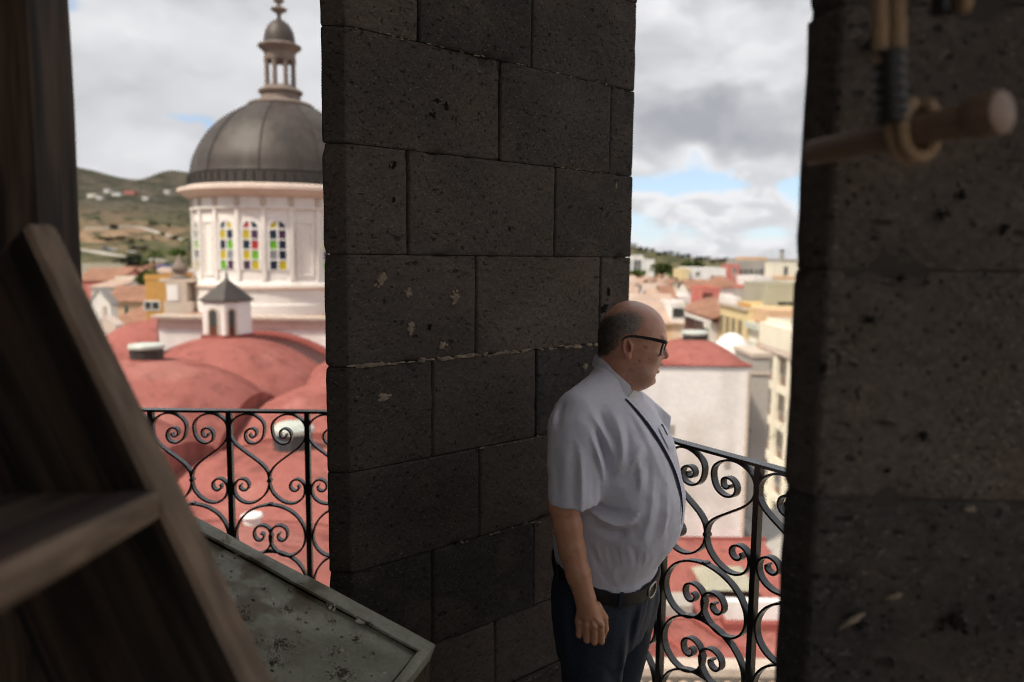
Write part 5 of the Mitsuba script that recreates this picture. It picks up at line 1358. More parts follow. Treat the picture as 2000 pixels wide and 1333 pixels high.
# dark scrub on the slopes
for q, (px, py) in enumerate([(196, 470), (214, 473), (236, 470), (258, 476), (276, 474), (300, 470), (318, 462), (340, 470), (222, 447), (300, 440), (330, 446), (350, 430), (190, 432), (262, 490), (280, 492)]):
    c = hit(px, py, terrain_left)
    tree(c, 3.6, 3.4 + 1.4 * math.sin(q), f'dark scrub tree on the hillside, number {["one","two","three","four","five","six","seven","eight","nine","ten","eleven","twelve","thirteen","fourteen","fifteen"][q]} counted by rows from below', 'mat_leaf_dark' if q % 3 else 'mat_leaf', 160, 'scrub trees on the hillside', 700 + q)
def palm(px, pyb, pyt, Y, label, seed):
    b, t_ = P(px, pyb, Y), P(px + 1, pyt, Y)
    t = thing('palm_tree', label, 'palm')
    h = t_[2] - b[2]
    part(t, 'trunk', tube([b, b * .5 + t_ * .5 + [.1, 0, 0], t_], [.30, .22, .20], 8), 'mat_bark')
    r = np.random.default_rng(seed)
    L = h * .42
    for q in range(22):
        a = q * 2.4; up = r.uniform(-.25, 1.1)
        d_ = np.array([math.cos(a), math.sin(a), 0])
        s = np.linspace(0, 1, 9)
        c = t_ + d_ * (s[:, None] * L * math.cos(up * .7)) + UP * ((s * math.sin(up) - .62 * s ** 2) * L)[:, None]
        sd = np.cross(d_, UP)
        fv = []
        for i in range(8):
            w = L * .20 * math.sin(math.pi * (i + .7) / 9)
            for sg_ in (-1, 1):
                fv += [c[i], c[i + 1], c[i] * .4 + c[i + 1] * .6 + sd * sg_ * w - UP * w * .5 + (c[i + 1] - c[i]) * .8]
        m = trimesh.Trimesh(np.array(fv), np.arange(len(fv)).reshape(-1, 3), process=False)
        part(t, 'frond', m, 'mat_palm' if q % 2 else 'mat_leaf', smooth=False)
palm(299, 560, 494, 150, 'palm tree with a shaggy crown rising behind the peach house', 3)
palm(368, 520, 472, 190, 'smaller yellowish palm tree half hidden by the drum', 4)
# ---------------------------------------------------------------- the man
def surface_nets(V, lo, h):
    s = V < 0
    nx, ny, nz = V.shape
    cnt = np.zeros((nx - 1, ny - 1, nz - 1), np.int8)
    for a in (0, 1):
        for b in (0, 1):
            for c in (0, 1):
                cnt += s[a:nx - 1 + a, b:ny - 1 + b, c:nz - 1 + c]
    act = (cnt > 0) & (cnt < 8)
    I = np.argwhere(act)
    idx = np.full(act.shape, -1, np.int32); idx[act] = np.arange(len(I))
    acc = np.zeros((len(I), 3)); n = np.zeros(len(I))
    for ax in range(3):
        o1, o2 = [k for k in range(3) if k != ax]
        for b in (0, 1):
            for c in (0, 1):
                p = I.copy(); p[:, o1] += b; p[:, o2] += c
                q = p.copy(); q[:, ax] += 1
                va, vb = V[tuple(p.T)], V[tuple(q.T)]
                cr = (va < 0) != (vb < 0)
                t = np.where(cr, va / np.where(cr, va - vb, 1), 0)
                pt = p.astype(float); pt[:, ax] += t
                acc[cr] += pt[cr]; n[cr] += 1
    v = acc / n[:, None] * h + lo
    F = []
    for ax in range(3):
        o1, o2 = [(1, 2), (2, 0), (0, 1)][ax]
        sl = [slice(1, -1)] * 3; sl[ax] = slice(0, -1)
        sl2 = list(sl); sl2[ax] = slice(1, None)
        a, b = s[tuple(sl)], s[tuple(sl2)]
        E_ = np.argwhere(a != b)
        if not len(E_): continue
        flip = a[tuple(E_.T)]
        base = E_.copy(); base[:, o1] += 1; base[:, o2] += 1      # node index, other axes back in full range
        def cell(d1, d2):
            q = base.copy(); q[:, o1] += d1; q[:, o2] += d2
            return idx[tuple(q.T)]
        q0, q1, q2, q3 = cell(-1, -1), cell(0, -1), cell(0, 0), cell(-1, 0)
        quad = np.stack([q0, q1, q2, q3], 1)
        quad = np.where(flip[:, None], quad, quad[:, ::-1])
        F.append(quad)
    F = np.vstack(F); F = F[(F >= 0).all(1)]
    return trimesh.Trimesh(v, np.vstack([F[:, [0, 1, 2]], F[:, [0, 2, 3]]]), process=False)

def sdf_mesh(fn, lo, hi, h, smooth=2, band=0.0):
    """The zero surface of fn(points) in a box, evaluated finely only near the surface."""
    lo, hi = np.array(lo, float), np.array(hi, float)
    k = 4
    n = (np.ceil((hi - lo) / (h * k)).astype(int) + 1)
    ax = [lo[i] + np.arange(n[i]) * h * k for i in range(3)]
    G_ = np.stack(np.meshgrid(*ax, indexing='ij'), -1).reshape(-1, 3)
    C_ = fn(G_).reshape(n)
    near = np.abs(C_) < h * k * 1.5 + band
    nf = (n - 1) * k + 1
    V = np.repeat(np.repeat(np.repeat(np.where(C_ < 0, -1., 1.), k, 0), k, 1), k, 2)[:nf[0], :nf[1], :nf[2]].astype(np.float32)
    from scipy.ndimage import binary_dilation
    near = binary_dilation(near)
    M_ = np.repeat(np.repeat(np.repeat(near, k, 0), k, 1), k, 2)[:nf[0], :nf[1], :nf[2]]
    I = np.argwhere(M_)
    for a in range(0, len(I), 400000):
        q = I[a:a + 400000]
        V[tuple(q.T)] = fn(lo + q * h)
    m = surface_nets(V, lo, h)
    if smooth:
        from scipy.sparse import coo_matrix, diags
        v, f = np.array(m.vertices), m.faces
        e = np.vstack([f[:, [0, 1]], f[:, [1, 2]], f[:, [2, 0]]]); e = np.vstack([e, e[:, ::-1]])
        A_ = coo_matrix((np.ones(len(e)), (e[:, 0], e[:, 1])), shape=(len(v),) * 2).tocsr(); A_.data[:] = 1
        L_ = diags(1 / np.maximum(np.asarray(A_.sum(1)).ravel(), 1)) @ A_
        for _ in range(smooth):
            v = v + .5 * (L_ @ v - v)
            v = v - .40 * (L_ @ v - v)
        m = trimesh.Trimesh(v, f, process=False)
    return m

def smin(a, b, k):
    t = np.clip(.5 + .5 * (b - a) / k, 0, 1)
    return b + (a - b) * t - k * t * (1 - t)
def smax(a, b, k): return -smin(-a, -b, k)
def cone(p, a, b, ra, rb):
    ab = b - a; t = np.clip(((p - a) @ ab) / (ab @ ab), 0, 1)
    return np.linalg.norm(p - a - t[:, None] * ab, axis=1) - (ra + (rb - ra) * t)
def ell(p, c, r):
    q = (p - c) / r
    k0 = np.linalg.norm(q, axis=1); k1 = np.linalg.norm(q / r, axis=1)
    return k0 * (k0 - 1) / np.maximum(k1, 1e-9)
from scipy.interpolate import PchipInterpolator
S = 2.12 / FPX
HY = 2.12
def hpt(px, py, dy=0.0):                                   # head: pixel offsets, dy in pixels too
    q = P(px, py, HY - abs(dy) * S)                        # seen at that pixel on his near side; mirrored for the far side
    if dy > 0: q[1] = 2 * HY - q[1]
    return q
def zpx(py, px=1230, Yq=HY): return P(px, py, Yq)[2]
def xpx(px, py=680, Yq=HY): return P(px, py, Yq)[0]
# head: slices by height
front = [(586.5, 1232), (588.2, 1243), (590, 1250), (597, 1267.5), (607, 1282), (619, 1292), (631, 1297.5), (644, 1300), (655, 1300.8), (663, 1301), (674, 1296.5), (685, 1294.5), (700, 1292), (706, 1289.5), (711, 1288.5), (716, 1286), (725, 1281.5), (737, 1278), (745, 1278), (752, 1270), (757.5, 1258), (763, 1240), (775, 1226), (800, 1215), (840, 1210)]
back = [(586.5, 1230), (588.2, 1221), (590, 1215), (599, 1199.5), (608, 1190), (617, 1183), (637, 1173), (655, 1169.8), (676, 1170.5), (697, 1170), (720, 1165), (750, 1160), (840, 1155)]
half = [(586.5, 1), (588.2, 10), (590, 16), (597, 33), (607, 44), (619, 51), (640, 57), (665, 58.5), (690, 57), (710, 55.5), (730, 54), (745, 52), (760, 51), (790, 53), (840, 60)]
def _tab(t, fx): 
    zz = np.array([zpx(a) for a, _ in t]); vv = np.array([fx(b, a) for a, b in t])
    o_ = np.argsort(zz); return PchipInterpolator(zz[o_], vv[o_], extrapolate=False), zz.min(), zz.max()
ffr, zlo, zhi = _tab(front, lambda b, a: xpx(b, a)); fbk, _, _ = _tab(back, lambda b, a: xpx(b, a)); fhw, _, _ = _tab(half, lambda b, a: b * S)
def head_sd(p):
    z = np.clip(p[:, 2], zlo + 1e-4, zhi - 1e-4)
    xf, xb, w = ffr(z), fbk(z), fhw(z)
    hx = np.maximum((xf - xb) / 2, 1e-3); cx = (xf + xb) / 2
    u, v = (p[:, 0] - cx) / hx, (p[:, 1] - HY) / np.maximum(w, 1e-3)
    # the face narrows forward
    v = v * (1 + .16 * np.clip(u, 0, 1) ** 2)
    q = (np.abs(u) ** 2.25 + np.abs(v) ** 2.25) ** (1 / 2.25)
    d = (q - 1) * np.clip(np.minimum(hx, w), .018, .08)
    return np.maximum(d, np.maximum(p[:, 2] - zhi, zlo - p[:, 2]))
def sym(p):
    q = p.copy(); q[:, 1] = HY - np.abs(q[:, 1] - HY); return q   # fold both sides to the near one
def face_sd(p):
    d = head_sd(p)
    q = sym(p)
    d = smin(d, cone(p, hpt(1294, 673), hpt(1299.5, 693.5), .0062, .0086), .006)
    d = smin(d, np.linalg.norm(p - hpt(1299.3, 695.3), axis=1) - .0094, .004)
    d = smin(d, ell(q, hpt(1291.5, 698, -9), np.array([.0095, .0065, .0075])), .004)
    d = smax(d, -(np.linalg.norm(q - hpt(1296.5, 703.5, -5), axis=1) - .0036), .002)
    d = smin(d, cone(q, hpt(1293, 660, -34), hpt(1295.5, 662, -9), .0075, .0070), .008)
    d = smax(d, -ell(q, hpt(1299, 675.5, -24), np.array([.0150, .0175, .0105])), .007)
    d = smin(d, np.linalg.norm(q - hpt(1283.0, 676, -23), axis=1) - .0118, .0012)
    d = smin(d, cone(q, hpt(1286, 683, -33), hpt(1291, 684, -14), .0040, .0036), .004)
    d = smin(d, ell(q, hpt(1270, 696, -33), np.array([.024, .022, .020])), .012)
    d = smin(d, ell(q, hpt(1255, 733, -30), np.array([.034, .030, .028])), .016)
    d = smin(d, ell(p, hpt(1243, 747), np.array([.031, .045, .0185])), .014)
    d = smin(d, ell(p, hpt(1269, 743.5), np.array([.0150, .020, .0125])), .010)
    d = smin(d, cone(q, hpt(1284, 713.8, -15), hpt(1291.5, 711.5, 0), .0036, .0056), .003)
    d = smin(d, cone(q, hpt(1279.5, 727, -13), hpt(1284.3, 726.3, 0), .0040, .0060), .003)
    d = smax(d, -cone(q, hpt(1283, 719.3, -12), hpt(1296, 718.6, 0), .0010, .0046), .0015)
    d = smax(d, -ell(p, hpt(1285, 735.8), np.array([.0085, .017, .0042])), .004)
    # crease from nose to mouth corner, folds under the eye
    d = smax(d, -cone(q, hpt(1288, 701, -16), hpt(1279, 714, -21), .0014, .0012), .006)
    d = smax(d, -cone(q, hpt(1275, 722, -24), hpt(1268, 738, -26), .0012, .0010), .006)
    # ears
    e = ell(q, hpt(1222.8, 678, -60.5), np.array([.0125, .0062, .0285]))
    e = smin(e, ell(q, hpt(1226.5, 696, -58.5), np.array([.0085, .0055, .0110])), .006)
    e = smax(e, -ell(q, hpt(1225.5, 676, -65.0), np.array([.0082, .0090, .0200])), .002)
    e = smin(e, cone(q, hpt(1233, 674, -58), hpt(1231, 684, -58.5), .0045, .0050), .004)
    e = smax(e, -ell(q, hpt(1227, 681, -60.5), np.array([.0058, .0090, .0095])), .0015)
    d = smin(d, e, .004)
    return d

# torso slices, used by body core, shirt, belt and trousers: (y, back, front, half width) in pixels
FA = math.radians(24); FC, FS = math.cos(FA), math.sin(FA)
TY = 2.13
TS = TY / FPX
tors = [(716, 1164, 1224, 46), (735, 1156, 1231, 58), (748, 1142, 1239, 80), (765, 1126, 1252, 100), (790, 1106, 1274, 132), (830, 1087, 1298, 153), (866, 1083, 1319, 156), (890, 1082, 1326, 157), (930, 1080, 1333, 155), (970, 1079, 1340.5, 153), (1005, 1079, 1340, 151), (1035, 1079, 1333, 147), (1060, 1080, 1319, 143), (1080, 1082, 1305, 139), (1096, 1084, 1294, 137), (1112, 1084, 1290, 138), (1140, 1083, 1288.5, 140), (1180, 1084, 1285, 138), (1230, 1089, 1272, 134), (1290, 1098, 1250, 126)]
tz_ = np.array([P(1200, a, TY)[2] for a, *_ in tors])[::-1]
_cx = PchipInterpolator(tz_, np.array([(P(b, a, TY)[0] + P(c_, a, TY)[0]) / 2 for a, b, c_, _ in tors])[::-1])
_ex = PchipInterpolator(tz_, np.array([(c_ - b) / 2 * TS for a, b, c_, _ in tors])[::-1])
_bw = PchipInterpolator(tz_, np.array([w * TS for *_, w in tors])[::-1])
def tor_par(z):
    z = np.clip(z, tz_[0], tz_[-1])
    cx, e, b = _cx(z), _ex(z), _bw(z)
    a = np.sqrt(np.maximum(e ** 2 - (b * FS) ** 2, (.55 * e) ** 2)) / FC
    return cx, a, b
def torso_sd(p, off=0.0):
    cx, a, b = tor_par(p[:, 2])
    dx, dy = p[:, 0] - cx, p[:, 1] - TY
    u, v = (dx * FC - dy * FS) / (a + off), (-dx * FS - dy * FC) / (b + off)      # u forward, v to his right, towards us
    q = (np.abs(u) ** 2.3 + np.abs(v) ** 2.3) ** (1 / 2.3)
    return (q - 1) * np.clip(np.minimum(a, b), .03, .14)
def ring(z, off, n=90, tilt=0.0):
    """The outline of the torso at height z (metres), pushed out by off."""
    t = np.arange(n) / n * 2 * math.pi
    c_, s_ = np.cos(t), np.sin(t)
    r_ = (np.abs(c_) ** 2.3 + np.abs(s_) ** 2.3) ** (-1 / 2.3)
    zz = np.full(n, z) + tilt * c_
    cx, a, b = tor_par(zz)
    u, v = c_ * r_ * (a + off), s_ * r_ * (b + off)
    return np.stack([cx + u * FC - v * FS, TY - u * FS - v * FC, zz], 1)

# arms and hand
fore = [(P(1100, 984, 1.905), .0375), (P(1108.5, 1027, 1.90), .0362), (P(1117, 1073, 1.895), .0335), (P(1129.5, 1122, 1.885), .0305), (P(1143, 1169, 1.88), .0262)]
sh_n, el_n = P(1130, 830, 1.965), P(1102, 975, 1.91)
sh_f, el_f = P(1255, 850, 2.30), P(1250, 990, 2.36)
fin = {  # knuckle, middle joint, end joint, tip
    'pinky': [(1131, 1217, 1.877), (1130.5, 1240, 1.882), (1132, 1242, 1.905), (1135, 1228, 1.918)],
    'ring': [(1145, 1221, 1.870), (1145.5, 1249, 1.877), (1147, 1251, 1.903), (1149, 1234, 1.918)],
    'middle': [(1159.5, 1223, 1.868), (1160.5, 1253, 1.875), (1161, 1255, 1.903), (1162, 1237, 1.920)],
    'index': [(1173, 1221, 1.871), (1174.5, 1252, 1.878), (1175, 1254, 1.905), (1174, 1238, 1.921)]}
frad = {'pinky': (.0088, .0080, .0075, .0065), 'ring': (.0094, .0087, .0080, .0070), 'middle': (.0096, .0090, .0082, .0072), 'index': (.0096, .0089, .0080, .0070)}
thumb = [P(1164, 1186, 1.895), P(1178, 1207, 1.905), P(1181, 1228, 1.916), P(1177, 1244, 1.922)]
def hand_sd(p):
    d = np.full(len(p), 9.0)
    kn = {k: [P(*q) for q in v] for k, v in fin.items()}
    wr = fore[-1][0]
    for k in fin:                                          # palm: metacarpals fanned from the wrist
        w0 = wr + (kn[k][0] - wr) * .18
        d = smin(d, cone(p, w0, kn[k][0] + np.array([0, .006, -.000]), .0155, .0115), .010)
    d = smin(d, cone(p, wr, wr * .35 + P(1152, 1212, 1.882) * .65, .024, .019), .012)
    f_ = np.full(len(p), 9.0)
    for k in fin:
        r_ = frad[k]; g = np.full(len(p), 9.0)
        for i in range(3):
            g = smin(g, cone(p, kn[k][i], kn[k][i + 1], r_[i], r_[i + 1]), .002)
        g = smin(g, np.linalg.norm(p - kn[k][0] - np.array([0, -.002, .002]), axis=1) - r_[0] * 1.04, .003)
        f_ = np.minimum(f_, g)
    d = smin(d, f_, .0035)
    t = np.full(len(p), 9.0)
    for i, (a, b) in enumerate(((.016, .0128), (.0128, .0108), (.0108, .0085))):
        t = smin(t, cone(p, thumb[i], thumb[i + 1], a, b), .004)
    d = smin(d, t, .006)
    # tendons on the back of the hand
    for k in ('ring', 'middle', 'index'):
        d = smin(d, cone(p, wr + np.array([0, -.016, -.02]), kn[k][0] + np.array([0, -.006, .004]), .0030, .0042), .006)
    return d
def arms_sd(p):
    d = cone(p, sh_n, el_n, .030, .037)
    pr = [(el_n, .037)] + fore
    for (a, ra), (b, rb) in zip(pr[:-1], pr[1:]):
        d = smin(d, cone(p, a, b, ra, rb), .012)
    d = smin(d, hand_b(p), .010)
    f_ = cone(p, sh_f, el_f, .036, .037)
    f_ = smin(f_, cone(p, el_f, el_f + np.array([-.02, .02, -.24]), .040, .028), .01)
    f_ = smin(f_, cone(p, el_f + np.array([-.02, .02, -.24]), el_f + np.array([-.01, .0, -.34]), .030, .026), .012)
    return np.minimum(d, f_)
def bbox(pts, m): 
    pts = np.array(pts); return pts.min(0) - m, pts.max(0) + m
def inbox(fn, lo, hi):
    """fn inside a box, far outside elsewhere."""
    def g(p):
        d = np.full(len(p), 9.0); k = ((p > lo) & (p < hi)).all(1)
        if k.any(): d[k] = fn(p[k])
        return d
    return g
hand_b = inbox(hand_sd, *bbox([fore[-1][0], thumb[3]] + [P(*q) for v in fin.values() for q in v], .07))
arms_b = inbox(arms_sd, *bbox([sh_n, el_n, fore[-1][0], P(1150, 1262, 1.9), sh_f, el_f, el_f + np.array([-.01, 0, -.34])], .08))
face_b = inbox(face_sd, np.array([-9, -9, zlo - .02]), np.array([9, 9, 9]))
bz = P(1150, 1120, 2.1)[2]
def body_cut(p):
    arms = arms_b(p)
    d = smin(face_b(p), np.maximum(torso_sd(p) + .016, p[:, 2] - zpx(724)), .010)
    d = np.maximum(smin(d, arms, .010), bz - p[:, 2])
    return np.minimum(d, arms)
bm = sdf_mesh(body_cut, (P(1060, 700, 2.1)[0] - .02, 1.82, P(1150, 1275, 1.9)[2]), (P(1335, 700, 2.1)[0] + .06, 2.46, zhi + .008), .0026, smooth=1)
bv = np.array(bm.vertices)
# colour: skin, redder nose, cheeks, ears and neck, grey stubble, tanned arm
bx, by, w_ = proj(bv)
yo = np.abs(bv[:, 1] - HY) / S
nz1 = meshkit.fbm(bv * 60, 3, 1); nz2 = meshkit.fbm(bv * 240, 2, 2); nz3 = meshkit.noise(bv * 500, 4)
col = np.array([.57, .292, .195]) * (.86 + .28 * nz1)[:, None] * (.93 + .14 * nz2)[:, None]
def tintw(px, py, sx, sy): return np.exp(-((bx - px) / sx) ** 2 - ((by - py) / sy) ** 2)
headm = (by < 775) & (bv[:, 2] > zpx(790))
def blend(c, w): 
    global col
    col = col * (1 - w[:, None]) + np.array(c) * w[:, None]
blend((.45, .17, .125), headm * np.clip(.75 * tintw(1303, 695, 10, 12) + .60 * tintw(1222, 680, 15, 28) * (yo > 55) + .55 * tintw(1195, 735, 45, 28) + .35 * tintw(1262, 700, 26, 20) + .35 * tintw(1275, 625, 26, 26), 0, .9))
stub = np.clip((by - 690 - .35 * (1262 - bx).clip(-10, 60)) / 22, 0, 1) * (bx > 1222) * headm
blend((.27, .20, .17), stub * (.25 + .75 * (nz3 > .60)) * .62)
blend((.16, .065, .05), np.clip(1.2 * tintw(1226.5, 679, 6, 11), 0, 1) * headm * (yo > 52) * .6)  # inner ear darkened: its shade is put into the skin colour
lip = headm * (np.clip(1.6 * tintw(1286, 712.5, 9, 3.4), 0, 1) + np.clip(1.6 * tintw(1282, 727, 9, 5), 0, 1)) * (yo < 19)
blend((.36, .135, .12), np.clip(lip, 0, 1) * .7)
inm = headm * (np.abs(by - 719) < 2.4) * (bx > 1281) * (bx < 1290) * (yo < 9)
blend((.06, .02, .018), inm * .8)
for (sx_, sy_, r_) in ((1262, 679, 2.6), (1258, 676.5, 1.6), (1249, 705, 2.0), (1240, 712, 1.4), (1268, 701, 1.4), (1231, 722, 1.5), (1121, 1110, 1.5)):
    blend((.16, .07, .055), np.clip(1.3 * tintw(sx_, sy_, r_, r_), 0, 1) * .75)
scalp = headm * np.clip((630 - by) / 24, 0, 1) * np.clip((bx - 1195) / 30, 0, 1)
blend((.58, .36, .29), scalp * .45)
armm = (~headm) & (by > 940)
blend((.47, .225, .130), armm * .8)
blend((.33, .155, .10), armm * .5 * np.clip((nz1 - .5) * 5, 0, 1))
eyew = np.linalg.norm(np.stack([bv[:, 0], HY - np.abs(bv[:, 1] - HY), bv[:, 2]], 1) - hpt(1283.0, 676, -23), axis=1) < .0126
blend((.55, .50, .46), (eyew & headm & (np.abs(by - 677) < 3.5) & (bx > 1285)) * .9)
iris = eyew & headm & (np.abs(by - 677) < 3.2) & (bx > 1289.5)
blend((.04, .025, .02), iris * .95)
# the shaved hair zone
HAIR = sg.Polygon([(1160, 693), (1160, 640), (1174, 626), (1184, 616), (1198, 611), (1214, 610), (1230, 606), (1247, 609), (1258, 620), (1256, 636), (1249, 648), (1240, 659), (1232, 655), (1219, 655), (1211, 664), (1206, 682), (1196, 690), (1180, 696)])
HP = HAIR.buffer(1.5); HS = HAIR.buffer(-5)
hin = np.zeros(len(bv), bool); cand = np.where(headm)[0]
hin[cand] = shapely.contains_xy(HAIR, bx[cand] + (nz1[cand] - .5) * 16, by[cand] + (nz2[cand] - .5) * 10)
hin &= ~((np.abs(bx - 1224) < 12) & (np.abs(by - 678) < 26) & (yo > 56))
greyer = np.clip((bx - 1185) / 55, 0, 1)
gmix = np.clip(greyer * .75 + (nz2 - .5) * 1.5 * (.35 + greyer) + (nz3 - .5) * .5, 0, 1)
hc_ = np.array([.040, .030, .024])[None] * (1 - gmix[:, None]) + np.array([.36, .29, .235])[None] * gmix[:, None]
hed = np.zeros(len(bv)); kk = np.where(hin)[0]
hed[kk] = shapely.distance(HAIR.exterior, shapely.points(bx[kk], by[kk]))
hed = np.clip(hed / 17 * (.5 + 1.0 * nz1), 0, 1)
wh = hin * (.12 + .58 * hed * (.55 + .9 * (nz2 - .3))) * (.75 + .5 * (nz3 > .5))
col = col * (1 - wh[:, None]) + hc_ * wh[:, None]
scene['mat_skin'] = {'type': 'twosided', 'bsdf': {'type': 'principled', 'base_color': {'type': 'mesh_attribute', 'name': 'vertex_color'}, 'roughness': .37, 'specular': .55, 'sheen': .15}}
scene['mat_hair'] = {'type': 'twosided', 'bsdf': {'type': 'principled', 'base_color': {'type': 'mesh_attribute', 'name': 'vertex_color'}, 'roughness': .5, 'specular': .4}}
man = thing('person', 'bald man with glasses in a lilac grey clerical shirt standing against the middle pillar, looking right', 'person')
labels[man]['label'] = 'balding man with glasses and lilac grey clerical shirt, leaning back against the middle pillar'
part(man, 'body', bm, 'mat_skin', smooth=True, color=np.clip(col, .005, .9))
# short hair
fc = bm.faces[hin[bm.faces].all(1)]
tri = bv[fc]
ar_ = np.linalg.norm(np.cross(tri[:, 1] - tri[:, 0], tri[:, 2] - tri[:, 0]), axis=1) / 2
r_ = np.random.default_rng(11)
NH = 15000
ar_ = ar_ * (.12 + .88 * hed[fc].mean(1))
ti = r_.choice(len(fc), NH, p=ar_ / ar_.sum())
bc = r_.dirichlet((1, 1, 1), NH)
hp0 = (tri[ti] * bc[:, :, None]).sum(1)
hn = np.cross(tri[ti, 1] - tri[ti, 0], tri[ti, 2] - tri[ti, 0]); hn /= np.linalg.norm(hn, axis=1, keepdims=True)
cen = P(1235, 665, HY)
hn *= np.sign((hn * (hp0 - cen)).sum(1))[:, None]
flow = np.array([-.75, 0, -.65]) + r_.normal(0, .30, (NH, 3))
flow -= hn * (flow * hn).sum(1)[:, None]; flow /= np.linalg.norm(flow, axis=1, keepdims=True)
Lh = r_.uniform(.004, .0085, (NH, 1)); wd = .00042
sd = np.cross(flow, hn)
p1 = hp0 + flow * Lh * .55 + hn * Lh * .42; p2 = hp0 + flow * Lh + hn * Lh * .45
hvv = np.stack([hp0 - sd * wd - hn * .0006, hp0 + sd * wd - hn * .0006, p1 + sd * wd * .8, p1 - sd * wd * .8, p2], 1).reshape(-1, 3)
i_ = np.arange(NH)[:, None] * 5
hf = np.vstack([i_ + [0, 1, 2], i_ + [0, 2, 3], i_ + [3, 2, 4]])
hx_ = proj(hp0)[0]
gg = np.clip((hx_ - 1185) / 60, 0, 1) * .7 + .9 * (meshkit.fbm(hp0 * 240, 2, 2) - .5) + .5 * (r_.random(NH) - .45)
gg = np.clip(gg, 0, 1)[:, None]
hcol = np.array([.050, .040, .034]) * (1 - gg) + np.array([.40, .35, .30]) * gg
part(man, 'hair', trimesh.Trimesh(hvv, hf, process=False), 'mat_hair', smooth=True, color=np.repeat(hcol, 5, 0), label='short grey hair round the back and sides of a bald crown')
eb = []
for sgn in (-1, 1):
    for q in range(110):
        t_ = r_.random()
        c = hpt(1300.5 - 9 * t_, 659.5 + 2.5 * r_.random() + 1.5 * t_, sgn * (9 + 27 * t_))
        c = c + np.array([.0008, 0, 0])
        d_ = np.array([-.1, sgn * .8, -.1]) + r_.normal(0, .3, 3); d_ /= np.linalg.norm(d_)
        eb.append(trimesh.Trimesh([c, c + [0, 0, .0009], c + d_ * .007 + [.002, 0, 0]], [[0, 1, 2]], process=False))
ebm = cat(eb)
part(man, 'eyebrows', ebm, 'mat_hair', smooth=True, color=np.tile([[.13, .10, .08]], (len(ebm.vertices), 1)))

# ---- shirt
def pl(pts, Yq=1.95): return np.array([P(a, b, Yq)[[0, 2]] for a, b in pts])
def dist_pl(p, line):
    x = p[:, [0, 2]]; best = np.full(len(p), 9.0)
    for a, b in zip(line[:-1], line[1:]):
        ab = b - a; t = np.clip(((x - a) @ ab) / (ab @ ab), 0, 1)
        best = np.minimum(best, np.linalg.norm(x - a - t[:, None] * ab, axis=1))
    return best
def fold_map(folds):
    """The folds' height over (x, z), tabulated once."""
    from scipy.interpolate import RegularGridInterpolator
    al = np.vstack([l for l, _, _ in folds]); lo, hi = al.min(0) - .05, al.max(0) + .05
    gx, gz = np.arange(lo[0], hi[0], .002), np.arange(lo[1], hi[1], .002)
    q = np.stack(np.meshgrid(gx, gz, indexing='ij'), -1).reshape(-1, 2); q3 = np.stack([q[:, 0], 0 * q[:, 0], q[:, 1]], 1)
    out = 0
    for l, h_, w_ in folds:                                   # a fold fades out at both ends
        best = np.zeros(len(q3)); n_ = len(l) - 1
        for i in range(n_):
            k_ = math.sin(math.pi * (i + .5) / n_) ** 1.3
            best = np.maximum(best, k_ * np.exp(-(dist_pl(q3, l[i:i + 2]) / w_) ** 1.8))
        out = out + 1.3 * h_ * best
    f = RegularGridInterpolator((gx, gz), out.reshape(len(gx), len(gz)), bounds_error=False, fill_value=0.0)
    return lambda p: f(p[:, [0, 2]])
def sl(pts, n=14): return spline(np.array(pts, float), n).tolist()
FOLDS = [  # polyline in pixels, height (m), width (m)
    ([(1127, 850), (1130, 915), (1128, 990)], .0075, .008), ([(1113, 850), (1114, 920), (1112, 990)], -.004, .011),
    ([(1146, 830), (1160, 866), (1171, 905), (1177, 945)], .010, .008), ([(1160, 826), (1172, 858), (1184, 892), (1186, 925)], -.013, .009),
    ([(1150, 800), (1168, 828), (1186, 866), (1190, 895)], .006, .007), ([(1168, 800), (1186, 838), (1200, 870)], -.006, .008),
    ([(1190, 790), (1208, 836), (1212, 880), (1200, 915)], .006, .010), ([(1212, 800), (1226, 850), (1222, 900), (1204, 930)], -.005, .010),
    ([(1184, 915), (1216, 905), (1244, 884), (1262, 858)], .0065, .010), ([(1182, 935), (1222, 928), (1252, 908), (1275, 880)], -.007, .011),
    ([(1240, 880), (1248, 920), (1242, 962)], .006, .010), ([(1262, 890), (1266, 930), (1258, 970)], -.004, .010),
    ([(1140, 984), (1163, 1001), (1190, 1012), (1218, 1012), (1238, 1000), (1252, 984)], .0125, .0075), ([(1138, 970), (1165, 985), (1198, 994), (1226, 986)], -.010, .010), ([(1150, 1012), (1178, 1030), (1210, 1032), (1240, 1018)], -.007, .013),
    ([(1276, 930), (1266, 1000), (1246, 1062)], .0045, .010), ([(1294, 950), (1284, 1010), (1262, 1070)], -.003, .009), ([(1308, 940), (1304, 1010), (1284, 1070)], .004, .009),
    ([(1228, 790), (1262, 850), (1290, 910), (1305, 960)], .0035, .010), ([(1215, 785), (1250, 850), (1272, 900)], -.003, .009),
    ([(1108, 778), (1094, 806), (1088, 840)], -.004, .006), ([(1100, 774), (1082, 808), (1074, 850)], .003, .006),
    ([(1160, 1052), (1168, 1078), (1172, 1098)], .0016, .006), ([(1182, 1056), (1190, 1080), (1192, 1100)], -.0016, .006), ([(1205, 1058), (1212, 1084), (1216, 1104)], .0016, .006), ([(1236, 1064), (1238, 1086), (1238, 1106)], -.0016, .006), ([(1258, 1066), (1258, 1088), (1256, 1108)], .0016, .006),
    ([(1080, 870), (1086, 920), (1086, 985)], -.003, .008), ([(1150, 900), (1153, 945), (1150, 990)], -.004, .008)]
FOLDS = fold_map([(pl(sl(a)), h_, w__) for a, h_, w__ in FOLDS])
hemz0, hemz1 = P(1072, 981, 1.9), P(1172, 989, 1.9)
